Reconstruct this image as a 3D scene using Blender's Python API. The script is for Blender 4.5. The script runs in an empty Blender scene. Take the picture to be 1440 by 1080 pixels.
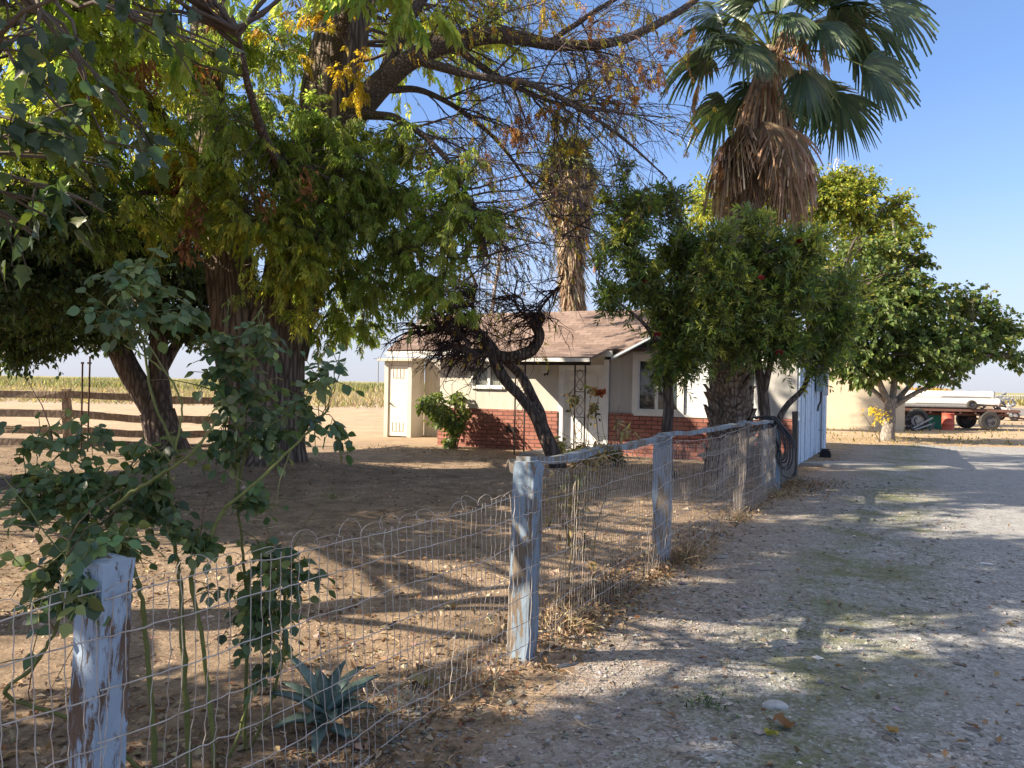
import bpy, math
import numpy as np
from mathutils import Matrix, Vector

# ------------------------------------------------------------------ camera, world, sun, exposure
S = bpy.context.scene
COL = S.collection
FPX, CAMZ, ROLL = 1082.0, 1.6, math.radians(1.0)
cam_d = bpy.data.cameras.new('camera'); cam = bpy.data.objects.new('camera', cam_d); COL.objects.link(cam)
cam_d.sensor_width = 36.0; cam_d.lens = 36.0 * FPX / 1440.0
cam_d.clip_start = 0.05; cam_d.clip_end = 8000
cam.matrix_world = Matrix.Translation((0, 0, CAMZ)) @ Matrix.Rotation(math.pi / 2, 4, 'X') @ Matrix.Rotation(ROLL, 4, 'Z')
S.camera = cam

SUN_EL, SUN_AZ = math.radians(33), math.radians(-99)      # azimuth clockwise from +Y
W = bpy.data.worlds.new("World"); S.world = W; W.use_nodes = True
nt = W.node_tree; bg = nt.nodes['Background']
sky = nt.nodes.new('ShaderNodeTexSky'); sky.sky_type = 'NISHITA'; sky.sun_disc = False
sky.sun_elevation = SUN_EL; sky.sun_rotation = SUN_AZ
sky.air_density = 0.9; sky.dust_density = 0.35; sky.ozone_density = 2.4; sky.altitude = 20
wc = nt.nodes.new('ShaderNodeTexCoord'); wz = nt.nodes.new('ShaderNodeSeparateXYZ'); nt.links.new(wc.outputs['Generated'], wz.inputs[0])
def wramp(stops):
    r = nt.nodes.new('ShaderNodeValToRGB'); nt.links.new(wz.outputs[2], r.inputs[0]); e = r.color_ramp.elements
    while len(e) < len(stops): e.new(.5)
    for q, (ps, c) in zip(e, stops): q.position = ps; q.color = (c[0], c[1], c[2], 1)
    return r.outputs[0]
def wmix(f, a_, b_, mode='MIX'):
    x = nt.nodes.new('ShaderNodeMix'); x.data_type = 'RGBA'; x.blend_type = mode
    for k_, v_ in ((0, f), (6, a_), (7, b_)):
        if isinstance(v_, bpy.types.NodeSocket): nt.links.new(v_, x.inputs[k_])
        else: x.inputs[k_].default_value = v_
    return x.outputs[2]
# clear autumn sky: dry haze layer along the horizon, zenith out of view brightened to fill the shade
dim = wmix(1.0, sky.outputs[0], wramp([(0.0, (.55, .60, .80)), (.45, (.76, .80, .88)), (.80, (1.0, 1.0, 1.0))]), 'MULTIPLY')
thin = wmix(wramp([(0.45, (0, 0, 0)), (.85, (.75, .75, .75))]), dim, (3.4, 3.3, 3.2, 1))  # lifts and whitens the unseen zenith as fill light, no cloud meant
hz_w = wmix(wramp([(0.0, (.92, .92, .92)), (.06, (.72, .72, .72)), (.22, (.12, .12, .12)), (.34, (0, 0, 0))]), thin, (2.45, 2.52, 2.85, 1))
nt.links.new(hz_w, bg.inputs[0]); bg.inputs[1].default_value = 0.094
SUNV = np.array([math.sin(SUN_AZ) * math.cos(SUN_EL), math.cos(SUN_AZ) * math.cos(SUN_EL), math.sin(SUN_EL)])
sd = bpy.data.lights.new('sun', 'SUN'); sd.energy = 4.4; sd.angle = math.radians(0.5); sd.color = (1.0, 0.86, 0.67)
so = bpy.data.objects.new('sun', sd); COL.objects.link(so)
so.rotation_euler = Vector(tuple(-SUNV)).to_track_quat('-Z', 'Y').to_euler(); so.location = (-40, 10, 40)
S.view_settings.view_transform = 'Standard'; S.view_settings.look = 'None'
S.view_settings.exposure = 1.66; S.view_settings.gamma = 1.0
try: S.view_settings.use_curve_mapping = False
except Exception: pass
S.cycles.max_bounces = 10; S.cycles.diffuse_bounces = 6; S.cycles.transparent_max_bounces = 8
S.cycles.transmission_bounces = 8; S.cycles.glossy_bounces = 3
S.cycles.use_denoising = True
S.cycles.sample_clamp_indirect = 6.0

rng = np.random.default_rng(7)
PI = math.pi
cr, sr = math.cos(ROLL), math.sin(ROLL)
def P(u, v, d):
    "photo pixel (1440 wide) + depth -> world point"
    a, b = (u - 720) / FPX, (540 - v) / FPX
    return np.array([d * (a * cr - b * sr), d, CAMZ + d * (a * sr + b * cr)])
def PV(L): return np.array([P(*p) for p in L])
def nrm(v):
    v = np.asarray(v, float); return v / np.maximum(np.linalg.norm(v, axis=-1, keepdims=True), 1e-9)

# hashed value noise
def _h(i, j, k, s):
    n = (i * 374761393 + j * 668265263 + k * 2147483647 + s * 1274126177) & 0xffffffff
    n = ((n ^ (n >> 13)) * 1274126177) & 0xffffffff
    return ((n ^ (n >> 16)) & 0xffff) / 65535.0
def vnoise(p, s=0):
    p = np.asarray(p, float); i = np.floor(p).astype(np.int64); f = p - i; f = f * f * (3 - 2 * f); r = 0
    for dx in (0, 1):
        for dy in (0, 1):
            for dz in (0, 1):
                w = (f[..., 0] if dx else 1 - f[..., 0]) * (f[..., 1] if dy else 1 - f[..., 1]) * (f[..., 2] if dz else 1 - f[..., 2])
                r = r + w * _h(i[..., 0] + dx, i[..., 1] + dy, i[..., 2] + dz, s)
    return r
def n2(x, y, sc, s=0):
    x = np.asarray(x, float) * sc; y = np.asarray(y, float) * sc
    return vnoise(np.stack([x, y, np.zeros_like(x) + .5], -1), s)

# ------------------------------------------------------------------ mesh builder
class MB:
    def __init__(s): s.v = []; s.f = []; s.c = []; s.n = 0; s.hasc = False
    def add(s, V, F, col=None):
        V = np.asarray(V, float).reshape(-1, 3); F = np.asarray(F, np.int64)
        s.v.append(V); s.f.append(F + s.n); s.n += len(V)
        if col is None: c = np.ones((len(F), 3))
        else:
            s.hasc = True; c = np.broadcast_to(np.asarray(col, float), (len(F), 3))
        s.c.append(c); return s
    def build(s, name, mat, parent=None, smooth=False, loc=None):
        me = bpy.data.meshes.new(name)
        if s.n:
            V = np.concatenate(s.v); me.vertices.add(len(V)); me.vertices.foreach_set('co', V.ravel())
            lt = np.concatenate([np.full(len(f), f.shape[1]) for f in s.f]); lp = np.concatenate([f.ravel() for f in s.f])
            me.loops.add(len(lp)); me.loops.foreach_set('vertex_index', lp.astype(np.int32))
            me.polygons.add(len(lt)); ls = np.concatenate([[0], np.cumsum(lt)[:-1]])
            me.polygons.foreach_set('loop_start', ls.astype(np.int32))
            try: me.polygons.foreach_set('loop_total', lt.astype(np.int32))
            except Exception: pass
            me.polygons.foreach_set('use_smooth', np.full(len(lt), bool(smooth)))
            if s.hasc:
                a = me.attributes.new('tint', 'FLOAT_COLOR', 'FACE')
                C = np.concatenate(s.c); a.data.foreach_set('color', np.concatenate([C, np.ones((len(C), 1))], 1).ravel().astype(np.float32))
            me.update(calc_edges=True); me.validate()
        me.materials.append(mat)
        o = bpy.data.objects.new(name, me); COL.objects.link(o)
        if parent is not None: o.parent = parent
        if loc is not None: o.location = tuple(loc)
        return o
    def box(s, x0, x1, y0, y1, z0, z1, col=None):
        V = [(x, y, z) for x in (x0, x1) for y in (y0, y1) for z in (z0, z1)]
        return s.add(V, [(0, 1, 3, 2), (4, 6, 7, 5), (0, 4, 5, 1), (2, 3, 7, 6), (0, 2, 6, 4), (1, 5, 7, 3)], col)
    def hexa(s, V8, col=None):
        return s.add(V8, [(0, 1, 3, 2), (4, 6, 7, 5), (0, 4, 5, 1), (2, 3, 7, 6), (0, 2, 6, 4), (1, 5, 7, 3)], col)
    def beam(s, p, q, w, h, up=(0, 0, 1), col=None, seg=1, jit=0.0):
        "board from p to q, w across, h along up; seg cross-sections with jitter"
        p, q = np.array(p, float), np.array(q, float); t = nrm(q - p); a = nrm(np.cross(t, up)); b = np.cross(a, t)
        Vs = []
        for i in range(seg + 1):
            c = p + (q - p) * i / seg; j = rng.normal(0, jit, (4, 3)) if jit else 0
            Vs.append(np.array([c - a * w / 2 - b * h / 2, c + a * w / 2 - b * h / 2, c + a * w / 2 + b * h / 2, c - a * w / 2 + b * h / 2]) + j)
        F = []
        for i in range(seg):
            for k in range(4): F.append((4 * i + k, 4 * i + (k + 1) % 4, 4 * i + 4 + (k + 1) % 4, 4 * i + 4 + k))
        F.append((3, 2, 1, 0)); e = 4 * seg; F.append((e, e + 1, e + 2, e + 3))
        return s.add(np.concatenate(Vs), F, col)
    def cyl(s, p, q, r0, r1=None, k=16, col=None, cap=True):
        r1 = r0 if r1 is None else r1
        s.tubes(np.array([[p, q]], float), np.array([[r0, r1]], float), k, col)
        if cap:
            b = s.n - 2 * k
            V = np.concatenate(s.v[-1:]);
            s.add(V[:k][::-1], [tuple(range(k))], col); s.add(V[k:], [tuple(range(k))], col)
        return s
    def tubes(s, Pt, R, k=4, col=None, cap=False, rough=None):
        "Pt (M,N,3), R (M,N): M tubes of N rings"
        Pt = np.asarray(Pt, float); R = np.asarray(R, float); M, N, _ = Pt.shape
        T = nrm(np.gradient(Pt, axis=1)); cand = np.eye(3)
        dots = np.abs(np.einsum('mni,ci->mnc', T, cand)).max(1)
        ref = cand[np.argmin(dots, 1)][:, None, :]
        A = nrm(np.cross(T, np.broadcast_to(ref, T.shape))); B = np.cross(T, A)
        an = np.arange(k) * 2 * PI / k
        rr = R[:, :, None] * np.ones(k)
        if rough is not None: rr = rr * rough
        V = Pt[:, :, None] + rr[..., None] * (np.cos(an)[:, None] * A[:, :, None] + np.sin(an)[:, None] * B[:, :, None])
        base = (np.arange(M)[:, None, None] * N + np.arange(N - 1)[None, :, None]) * k
        kk = np.arange(k)[None, None]; k2 = (kk + 1) % k
        F = np.stack([base + kk, base + k2, base + k + k2, base + k + kk], -1).reshape(-1, 4)
        if col is not None and np.ndim(col) == 2: col = np.repeat(col, (N - 1) * k, 0)
        s.add(V, F, col)
        if cap:
            fs = []
            for m in range(M):
                fs.append([m * N * k + i for i in range(k)][::-1]); fs.append([(m * N + N - 1) * k + i for i in range(k)])
            s.add(V, fs, (col if col is None or np.ndim(col) == 1 else None))
        return s
    def leaves(s, pos, d, up, L, Wd, col, fold=.25, droop=0.0, broad=False):
        "leaf blades: pos/d/up (M,3), L/Wd (M,), col (M,3)"
        M = len(pos)
        if not M: return s
        d = nrm(d); sd_ = nrm(np.cross(d, up) + 1e-6); n = np.cross(sd_, d)
        L = np.broadcast_to(np.asarray(L, float), (M,))[:, None]; Wd = np.broadcast_to(np.asarray(Wd, float), (M,))[:, None]
        dr = np.array([0, 0, -1.0]) * L * droop
        tip = pos + d * L + dr
        if not broad:
            m = pos + d * L * .45 + dr * .25; r = m + sd_ * Wd / 2 + n * Wd * fold; l = m - sd_ * Wd / 2 + n * Wd * fold
            V = np.stack([pos, r, tip, l], 1); b = np.arange(M)[:, None] * 4
            F = np.concatenate([b + [[0, 1, 2]], b + [[0, 2, 3]]], 1).reshape(-1, 3)
            return s.add(V, F, np.repeat(col, 2, 0))
        out = ((.10, .34), (.30, .50), (.40, .34), (.56, .44), (.68, .22)) if broad == 'lobed' else ((.10, .27), (.32, .47), (.60, .43), (.84, .20))
        k = len(out); wv = rng.normal(0, .05, (M, 1)); rows = [pos]
        for sg in (1, -1):
            for x, y in (out if sg > 0 else out[::-1]):
                rows.append(pos + d * L * (x + .04 * (y > .45)) + dr * x ** 1.6 + sd_ * Wd * y * sg * (1 + wv * sg) + n * Wd * (fold * y * 2 + rng.normal(0, .035, (M, 1))))
            if sg > 0: rows.append(tip)
        rows.append(pos + d * L * .5 + dr * .3); V = np.stack(rows, 1); m = V.shape[1]; o_ = m - 1; b = np.arange(M)[:, None] * m
        F = np.concatenate([b + [[o_, i_, (i_ + 1) % o_]] for i_ in range(o_)], 1).reshape(-1, 3)
        return s.add(V, F, np.repeat(col, o_, 0))
def empty(name, loc, label, cat, group=None, rz=0.0, kind=None):
    o = bpy.data.objects.new(name, None); COL.objects.link(o); o.location = tuple(loc); o.rotation_euler = (0, 0, rz)
    o.empty_display_size = .2
    return tag(o, label, cat, group, kind)
def tag(o, label=None, cat=None, group=None, kind=None):
    if label: o['label'] = label
    if cat: o['category'] = cat
    if group: o['group'] = group
    if kind: o['kind'] = kind
    return o
def rel(pts, o):
    return np.asarray(pts) - np.array(o)

# ------------------------------------------------------------------ materials
class NG:
    def __init__(s, name):
        s.m = bpy.data.materials.new(name); s.m.use_nodes = True; s.t = s.m.node_tree; s.b = s.t.nodes['Principled BSDF']
        s.out = s.t.nodes['Material Output']
    def n(s, ty, **kw):
        x = s.t.nodes.new(ty)
        for k, v in kw.items(): setattr(x, k, v)
        return x
    def l(s, a, b): s.t.links.new(a, b)
    def set(s, sock, v):
        if hasattr(v, 'is_output') or isinstance(v, bpy.types.NodeSocket): s.l(v, sock)
        else: sock.default_value = v
    def coord(s, kind='Object', scale=(1, 1, 1), rot=(0, 0, 0)):
        tc = s.n('ShaderNodeTexCoord'); mp = s.n('ShaderNodeMapping'); s.l(tc.outputs[kind], mp.inputs[0])
        mp.inputs['Scale'].default_value = scale; mp.inputs['Rotation'].default_value = rot
        return mp.outputs[0]
    def noise(s, vec, scale, detail=4, rough=.6, dist=0):
        x = s.n('ShaderNodeTexNoise'); s.l(vec, x.inputs['Vector'])
        x.inputs['Scale'].default_value = scale; x.inputs['Detail'].default_value = detail; x.inputs['Roughness'].default_value = rough
        x.inputs['Distortion'].default_value = dist
        return x.outputs[0]
    def voro(s, vec, scale, feature='F1', out=0, rnd=1.0):
        x = s.n('ShaderNodeTexVoronoi', feature=feature); s.l(vec, x.inputs['Vector']); x.inputs['Scale'].default_value = scale
        x.inputs['Randomness'].default_value = rnd
        return x.outputs[out]
    def ramp(s, fac, stops, interp='LINEAR'):
        r = s.n('ShaderNodeValToRGB'); s.l(fac, r.inputs[0]); cr_ = r.color_ramp; cr_.interpolation = interp
        while len(cr_.elements) < len(stops): cr_.elements.new(.5)
        for e, (p, c) in zip(cr_.elements, stops):
            e.position = p; e.color = (*c, 1) if not np.isscalar(c) else (c, c, c, 1)
        return r.outputs[0]
    def mix(s, fac, a, b, mode='MIX'):
        x = s.n('ShaderNodeMix', data_type='RGBA', blend_type=mode)
        s.set(x.inputs[0], fac)
        for sk, v in ((x.inputs[6], a), (x.inputs[7], b)):
            if isinstance(v, tuple) and len(v) == 3: v = (*v, 1)
            s.set(sk, v)
        return x.outputs[2]
    def math(s, op, a, b=0.0, clamp=False):
        x = s.n('ShaderNodeMath', operation=op, use_clamp=clamp); s.set(x.inputs[0], a); s.set(x.inputs[1], b); return x.outputs[0]
    def bump(s, h, strength=.4, dist=.01, prev=None):
        x = s.n('ShaderNodeBump'); s.l(h, x.inputs['Height']); x.inputs['Strength'].default_value = strength; x.inputs['Distance'].default_value = dist
        if prev is not None: s.l(prev, x.inputs['Normal'])
        return x.outputs[0]
    def fin(s, col, rough=.8, normal=None, spec=.3, metal=0.0):
        if isinstance(col, tuple) and len(col) == 3: col = (*col, 1)
        s.set(s.b.inputs['Base Color'], col); s.set(s.b.inputs['Roughness'], rough)
        s.b.inputs['Specular IOR Level'].default_value = spec; s.b.inputs['Metallic'].default_value = metal
        if normal is not None: s.l(normal, s.b.inputs['Normal'])
        return s.m

def m_simple(name, c, rough=.7, var=.25, scale=6, bump=.2, c2=None, spec=.3, metal=0, stretch=(1, 1, 1), bdist=.005):
    g = NG(name); v = g.coord('Object', stretch); a = g.noise(v, scale, 6, .65)
    c2 = c2 or tuple(x * (1 - var) for x in c)
    col = g.ramp(a, [(.3, c2), (.7, c)])
    return g.fin(col, rough, g.bump(g.noise(v, scale * 6, 4), bump, bdist), spec, metal)
def m_leaf(name, trans=.42, rough=.45, spec=.35, gain=1.0):
    g = NG(name); at = g.n('ShaderNodeAttribute', attribute_name='tint')
    v = g.coord('Object'); nz = g.noise(v, 3.0, 3)
    col = g.mix(.5, at.outputs['Color'], g.ramp(nz, [(.3, .55), (.7, 1.35)]), 'MULTIPLY')
    g.fin(col, rough, None, spec)
    tr = g.n('ShaderNodeBsdfTranslucent'); g.l(g.mix(1.0, col, (1.5 * gain, 1.5 * gain, .72 * gain), 'MULTIPLY'), tr.inputs[0])
    mx = g.n('ShaderNodeMixShader'); mx.inputs[0].default_value = trans
    g.l(g.b.outputs[0], mx.inputs[1]); g.l(tr.outputs[0], mx.inputs[2]); g.l(mx.outputs[0], g.out.inputs[0])
    return g.m
def m_tint(name, rough=.8, var=.3, scale=20, bump=.2, spec=.25, stretch=(1, 1, 1)):
    g = NG(name); at = g.n('ShaderNodeAttribute', attribute_name='tint'); v = g.coord('Object', stretch); nz = g.noise(v, scale, 5, .65)
    col = g.mix(1.0, at.outputs['Color'], g.ramp(nz, [(.25, 1 - var), (.75, 1 + var)]), 'MULTIPLY')
    return g.fin(col, rough, g.bump(g.noise(v, scale * 3, 4), bump, .004), spec)
def m_bark(name, dark, light, sc=9, zs=.16, bump=1.0, dist=.04):
    g = NG(name); v = g.coord('Object', (1, 1, zs)); a = g.noise(v, sc, 8, .7, .6); b = g.voro(v, sc * 1.3, 'DISTANCE_TO_EDGE')
    h = g.math('ADD', g.math('MULTIPLY', a, .6), g.ramp(b, [(0, 0.0), (.25, .6)]))
    v2 = g.coord('Object'); c = g.noise(v2, 2.2, 4)
    col = g.mix(g.ramp(h, [(.3, 0.0), (.95, 1.0)]), dark, light)
    col = g.mix(g.ramp(c, [(.35, 0.0), (.7, .5)]), col, tuple(x * .6 for x in light))
    return g.fin(col, .92, g.bump(h, bump, dist), .15)
# ------------------------------------------------------------------ setting: ground, driveway, crop field
def fence_sd(x, y): return (x - .08) * .88 - (y - 4.44) * .475        # signed distance right of the fence line
TREE = np.array([-4.15, 12.9]); TREE2 = np.array([-7.15, 15.9])
def hz(x, y):
    x = np.asarray(x, float); y = np.asarray(y, float); r = np.hypot(x, y - 2)
    near = np.clip(1.3 - r / 22, 0, 1)
    h = (n2(x, y, .45, 1) - .5) * .07 * np.clip(1.6 - r / 40, 0, 1) + (n2(x, y, 2.1, 2) - .5) * .028 * near + (n2(x, y, 7.5, 3) - .5) * .014 * near
    yard = np.clip(-fence_sd(x, y) * 2 + .5, 0, 1)
    h = h * (.55 + .75 * yard) + .02 * yard
    for t, a, w in ((TREE, .26, 1.5), (TREE2, .15, 1.2)):
        h = h + a * np.exp(-((x - t[0]) ** 2 + (y - t[1]) ** 2) / w ** 2)
    h = h + .12 * np.exp(-((x + 1.75) ** 2 + (y - 6.75) ** 2) / .3 ** 2)
    return h
def axis(a, b, st, lo, hi, g=1.09):
    A = list(np.arange(a, b, st)); d = st
    while A[-1] < hi: d *= g; A.append(A[-1] + d)
    d = st; B = []; x = a
    while x > lo: d *= g; x -= d; B.append(x)
    return np.array(B[::-1] + A)
gx = axis(-7, 7.5, .06, -4000, 4000); gy = axis(1.2, 13, .06, -60, 6000, 1.07)
GX, GY = np.meshgrid(gx, gy, indexing='ij'); GZ = hz(GX, GY)
V = np.stack([GX, GY, GZ], -1).reshape(-1, 3)
ny_ = len(gy); I, J = np.meshgrid(np.arange(len(gx) - 1), np.arange(ny_ - 1), indexing='ij')
F = np.stack([I * ny_ + J, (I + 1) * ny_ + J, (I + 1) * ny_ + J + 1, I * ny_ + J + 1], -1).reshape(-1, 4)
cx = V[F].mean(1); sdv = fence_sd(cx[:, 0], cx[:, 1])
wob = (n2(cx[:, 0], cx[:, 1], 1.3, 5) - .5) * .5
is_drive = (sdv > .15 + wob) & (cx[:, 1] < 22.5 + wob * 3) & (cx[:, 0] < 34)
is_field = (~is_drive) & (cx[:, 1] > np.where(cx[:, 0] < 9, 43, 95) + wob * 2)
def sub(mask):
    f = F[mask]; u, inv = np.unique(f, return_inverse=True); return V[u], inv.reshape(f.shape)

def m_ground():
    g = NG('yard_dirt'); v = g.coord('Object')
    big = g.noise(v, .5, 5, .6); mid = g.noise(v, 3.5, 6, .7); fine = g.noise(v, 38, 6, .75)
    base = g.ramp(mid, [(.28, (.125, .09, .063)), (.5, (.25, .182, .125)), (.72, (.385, .285, .195))])
    base = g.mix(g.ramp(big, [(.42, 0.0), (.62, .45)]), base, (0.304, 0.235, 0.171))
    base = g.mix(.75, base, g.ramp(fine, [(.3, .4), (.7, 1.5)]), 'MULTIPLY'); base = g.mix(.6, base, g.ramp(g.noise(v, 1.1, 5, .7, .6), [(.34, .62), (.66, 1.25)]), 'MULTIPLY')
    # scattered dry chips and crumbs
    vo = g.n('ShaderNodeTexVoronoi', feature='F1'); g.l(v, vo.inputs['Vector']); vo.inputs['Scale'].default_value = 30
    chip = g.ramp(vo.outputs[0], [(.12, 1.0), (.3, 0.0)])
    sel = g.ramp(g.noise(v, 9, 3), [(.5, 0.0), (.6, .75)])
    cc = g.ramp(g.voro(v, 30, 'F1', 1), [(.2, (.13, .075, .04)), (.6, (.38, .27, .15)), (.9, (.5, .43, .33))])
    base = g.mix(g.math('MULTIPLY', chip, sel), base, cc)
    # far, pale trodden soil
    pos = g.n('ShaderNodeNewGeometry').outputs['Position']; sx = g.n('ShaderNodeSeparateXYZ'); g.l(pos, sx.inputs[0])
    far = g.n('ShaderNodeMapRange'); g.l(sx.outputs[1], far.inputs[0]); far.inputs[1].default_value = 17; far.inputs[2].default_value = 24
    base = g.mix(far.outputs[0], base, g.ramp(g.noise(v, .9, 7, .7), [(.3, (.30, .22, .145)), (.7, (.46, .35, .235))]))
    nr = g.bump(fine, .8, .02, g.bump(mid, .5, .05, g.bump(chip, .35, .006)))
    return g.fin(base, .95, nr, .1)
def m_drive():
    g = NG('gravel'); v = g.coord('Object')
    c1 = g.n('ShaderNodeTexVoronoi', feature='F1'); g.l(v, c1.inputs['Vector']); c1.inputs['Scale'].default_value = 62
    c2 = g.n('ShaderNodeTexVoronoi', feature='F1'); g.l(v, c2.inputs['Vector']); c2.inputs['Scale'].default_value = 26
    sb = g.n('ShaderNodeSeparateColor'); g.l(c1.outputs[1], sb.inputs[0]); sb2 = g.n('ShaderNodeSeparateColor'); g.l(c2.outputs[1], sb2.inputs[0])
    st = g.ramp(sb.outputs[0], [(.1, (0.112, 0.105, 0.102)), (.45, (0.244, 0.236, 0.232)), (.8, (0.348, 0.343, 0.344)), (.97, (0.489, 0.512, 0.538))])
    st2 = g.ramp(sb2.outputs[0], [(.1, (0.134, 0.129, 0.126)), (.6, (0.303, 0.295, 0.290)), (.95, (0.429, 0.442, 0.461))])
    st = g.mix(g.ramp(sb2.outputs[1], [(.55, 0.0), (.65, .8)]), st, st2)
    big = g.noise(v, .55, 6, .65); mid = g.noise(v, 4.5, 6, .7)
    dust = g.ramp(mid, [(.3, (0.217, 0.217, 0.219)), (.7, (0.353, 0.352, 0.349))])
    wear = g.ramp(big, [(.40, .2), (.60, .8)])
    pos = g.n('ShaderNodeNewGeometry').outputs['Position']; sx = g.n('ShaderNodeSeparateXYZ'); g.l(pos, sx.inputs[0])
    # signed distance from the fence: loose dirt near it, bare wheel track further out
    sd_ = g.math('SUBTRACT', g.math('MULTIPLY', g.math('SUBTRACT', sx.outputs[0], .08), .88), g.math('MULTIPLY', g.math('SUBTRACT', sx.outputs[1], 4.44), .475))
    sdn = g.math('ADD', sd_, g.math('MULTIPLY', g.math('SUBTRACT', mid, .5), 1.4))
    trk = g.n('ShaderNodeMapRange'); g.l(sdn, trk.inputs[0]); trk.inputs[1].default_value = 1.7; trk.inputs[2].default_value = 3.2
    wear = g.math('ADD', g.math('MULTIPLY', wear, .6), g.math('MULTIPLY', trk.outputs[0], .45), True)
    col = g.mix(wear, st, dust)
    edge = g.n('ShaderNodeMapRange'); g.l(sdn, edge.inputs[0]); edge.inputs[1].default_value = 1.3; edge.inputs[2].default_value = .1
    col = g.mix(g.math('MULTIPLY', edge.outputs[0], .8), col, g.ramp(mid, [(.3, (.16, .115, .085)), (.7, (.36, .275, .20))]))
    # moss strips between fence and track
    b1 = g.ramp(g.math('ABSOLUTE', g.math('SUBTRACT', g.math('MULTIPLY', sdn, .4), .62)), [(.10, 1.0), (.34, 0.0)])
    ms = g.math('MULTIPLY', b1, g.ramp(g.noise(v, 1.1, 6, .75, .5), [(.42, 0.0), (.60, .8)]))
    col = g.mix(ms, col, g.ramp(g.noise(v, 30, 4), [(.3, (.075, .09, .03)), (.7, (.17, .18, .075))]))
    col = g.mix(.5, col, g.ramp(g.noise(v, 55, 6, .8), [(.3, .55), (.7, 1.45)]), 'MULTIPLY')
    nr = g.bump(c1.outputs[0], .55, .012, g.bump(g.noise(v, 24, 6, .75), .7, .02, g.bump(mid, .4, .05)))
    nr.node.invert = False
    return g.fin(col, .93, nr, .15)
def m_field():
    g = NG('field_soil'); v = g.coord('Object'); a = g.noise(g.coord('Object', (.25, 1, 1)), .8, 7, .7)
    col = g.ramp(a, [(.3, (.26, .20, .145)), (.7, (.44, .36, .27))])
    pos = g.n('ShaderNodeNewGeometry').outputs['Position']; sx = g.n('ShaderNodeSeparateXYZ'); g.l(pos, sx.inputs[0])
    far = g.n('ShaderNodeMapRange'); g.l(sx.outputs[1], far.inputs[0]); far.inputs[1].default_value = 60; far.inputs[2].default_value = 110
    col = g.mix(far.outputs[0], col, g.ramp(g.noise(v, .12, 5), [(.35, (.22, .22, .10)), (.65, (.34, .29, .16))]))
    return g.fin(col, .95, g.bump(a, .5, .1), .1)
for nm, mk, mt in (('ground', ~(is_drive | is_field), m_ground()), ('driveway', is_drive, m_drive()), ('crop_field', is_field, m_field())):
    b = MB(); b.add(*sub(mk)); tag(b.build(nm, mt, None, True), kind='structure')

# ------------------------------------------------------------------ gravel stones and leaf litter (nobody could count them)
def on_ground(x, y, dz=0.0): return np.stack([x, y, hz(x, y) + dz], -1)
N = 60000
yy = 1.9 * (14 / 1.9) ** rng.random(N) ; xx = (rng.random(N) * 1.5 - .75) * yy * 1.02
sdd = fence_sd(xx, yy); keep = (sdd > -.25 + rng.normal(0, .15, N)) & (rng.random(N) < np.where(n2(xx, yy, 1.2, 9) > .48, 1.0, .35)) & (rng.random(N) < np.clip(1.3 - sdd / 2.5, .10, 1))
xx, yy = xx[keep], yy[keep]; N = len(xx)
sz = np.clip(rng.lognormal(-5.15, .5, N), .003, .022) * np.clip(.75 + yy / 12, .8, 1.6)
O = np.array([(1, 0, 0), (0, 1, 0), (-1, 0, 0), (0, -1, 0), (0, 0, 1), (0, 0, -1.)])
OF = np.array([(0, 1, 4), (1, 2, 4), (2, 3, 4), (3, 0, 4), (1, 0, 5), (2, 1, 5), (3, 2, 5), (0, 3, 5)])
Vv = O[None] * (1 + rng.normal(0, .22, (N, 6, 1))) + rng.normal(0, .16, (N, 6, 3))
an = rng.random(N) * 2 * PI; ca, sa = np.cos(an), np.sin(an)
Vv = np.stack([Vv[..., 0] * 1.25 * ca[:, None] - Vv[..., 1] * sa[:, None], Vv[..., 0] * 1.25 * sa[:, None] + Vv[..., 1] * ca[:, None], Vv[..., 2] * .6], -1) * sz[:, None, None]
Vv += on_ground(xx, yy)[:, None] + np.array([0, 0, 1]) * (sz * .22)[:, None, None]
g_ = rng.beta(2.2, 4, N)[:, None] * .44 + .07; cst = g_ * np.array([.95, .90, .82]) * (1 + rng.normal(0, .05, (N, 3)))
cst[rng.random(N) < .008] = (.60, .56, .50)
st = MB(); st.add(Vv, (np.arange(N)[:, None, None] * 6 + OF).reshape(-1, 3), np.repeat(cst, 8, 0))
tag(st.build('gravel_stones', m_tint('stone', .85, .25, 40, .2)), kind='stuff')

BROWN = np.array([(.17, .11, .07), (.25, .17, .11), (.32, .24, .16), (.13, .085, .055), (.38, .30, .20), (.23, .13, .07)])
def pick(pal, n, jit=.18):
    pal = np.asarray(pal, float); c = pal[rng.integers(0, len(pal), n)]
    return np.clip(c * (1 + rng.normal(0, jit, (n, 1))) * (1 + rng.normal(0, .06, (n, 3))), .005, .9)
lit = MB()
def scatter_litter(x, y, l0, l1, pal=BROWN, lift=.012, tilt=.35):
    n = len(x); a = rng.random(n) * 2 * PI; d = np.stack([np.cos(a), np.sin(a), rng.normal(0, tilt, n)], -1)
    up = np.stack([rng.normal(0, tilt, n), rng.normal(0, tilt, n), np.ones(n)], -1)
    L = rng.uniform(l0, l1, n); lit.leaves(on_ground(x, y) + np.stack([0 * x, 0 * x, rng.random(n) * lift + .003], -1), d, up, L, L * rng.uniform(.3, .62, n), pick(pal, n), fold=.3)
n = 15000; y = 2.2 * (19 / 2.2) ** rng.random(n); x = (rng.random(n) * 1.45 - .75) * y
k = (fence_sd(x, y) < .3) & (n2(x, y, .9, 12) > .3 + .25 * rng.random(n)); scatter_litter(x[k], y[k], .025, .075)
n = 900; y = 2.2 * (16 / 2.2) ** rng.random(n); x = (rng.random(n) * 1.4 - .65) * y
k = fence_sd(x, y) > .3; scatter_litter(x[k], y[k], .025, .07)
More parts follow.
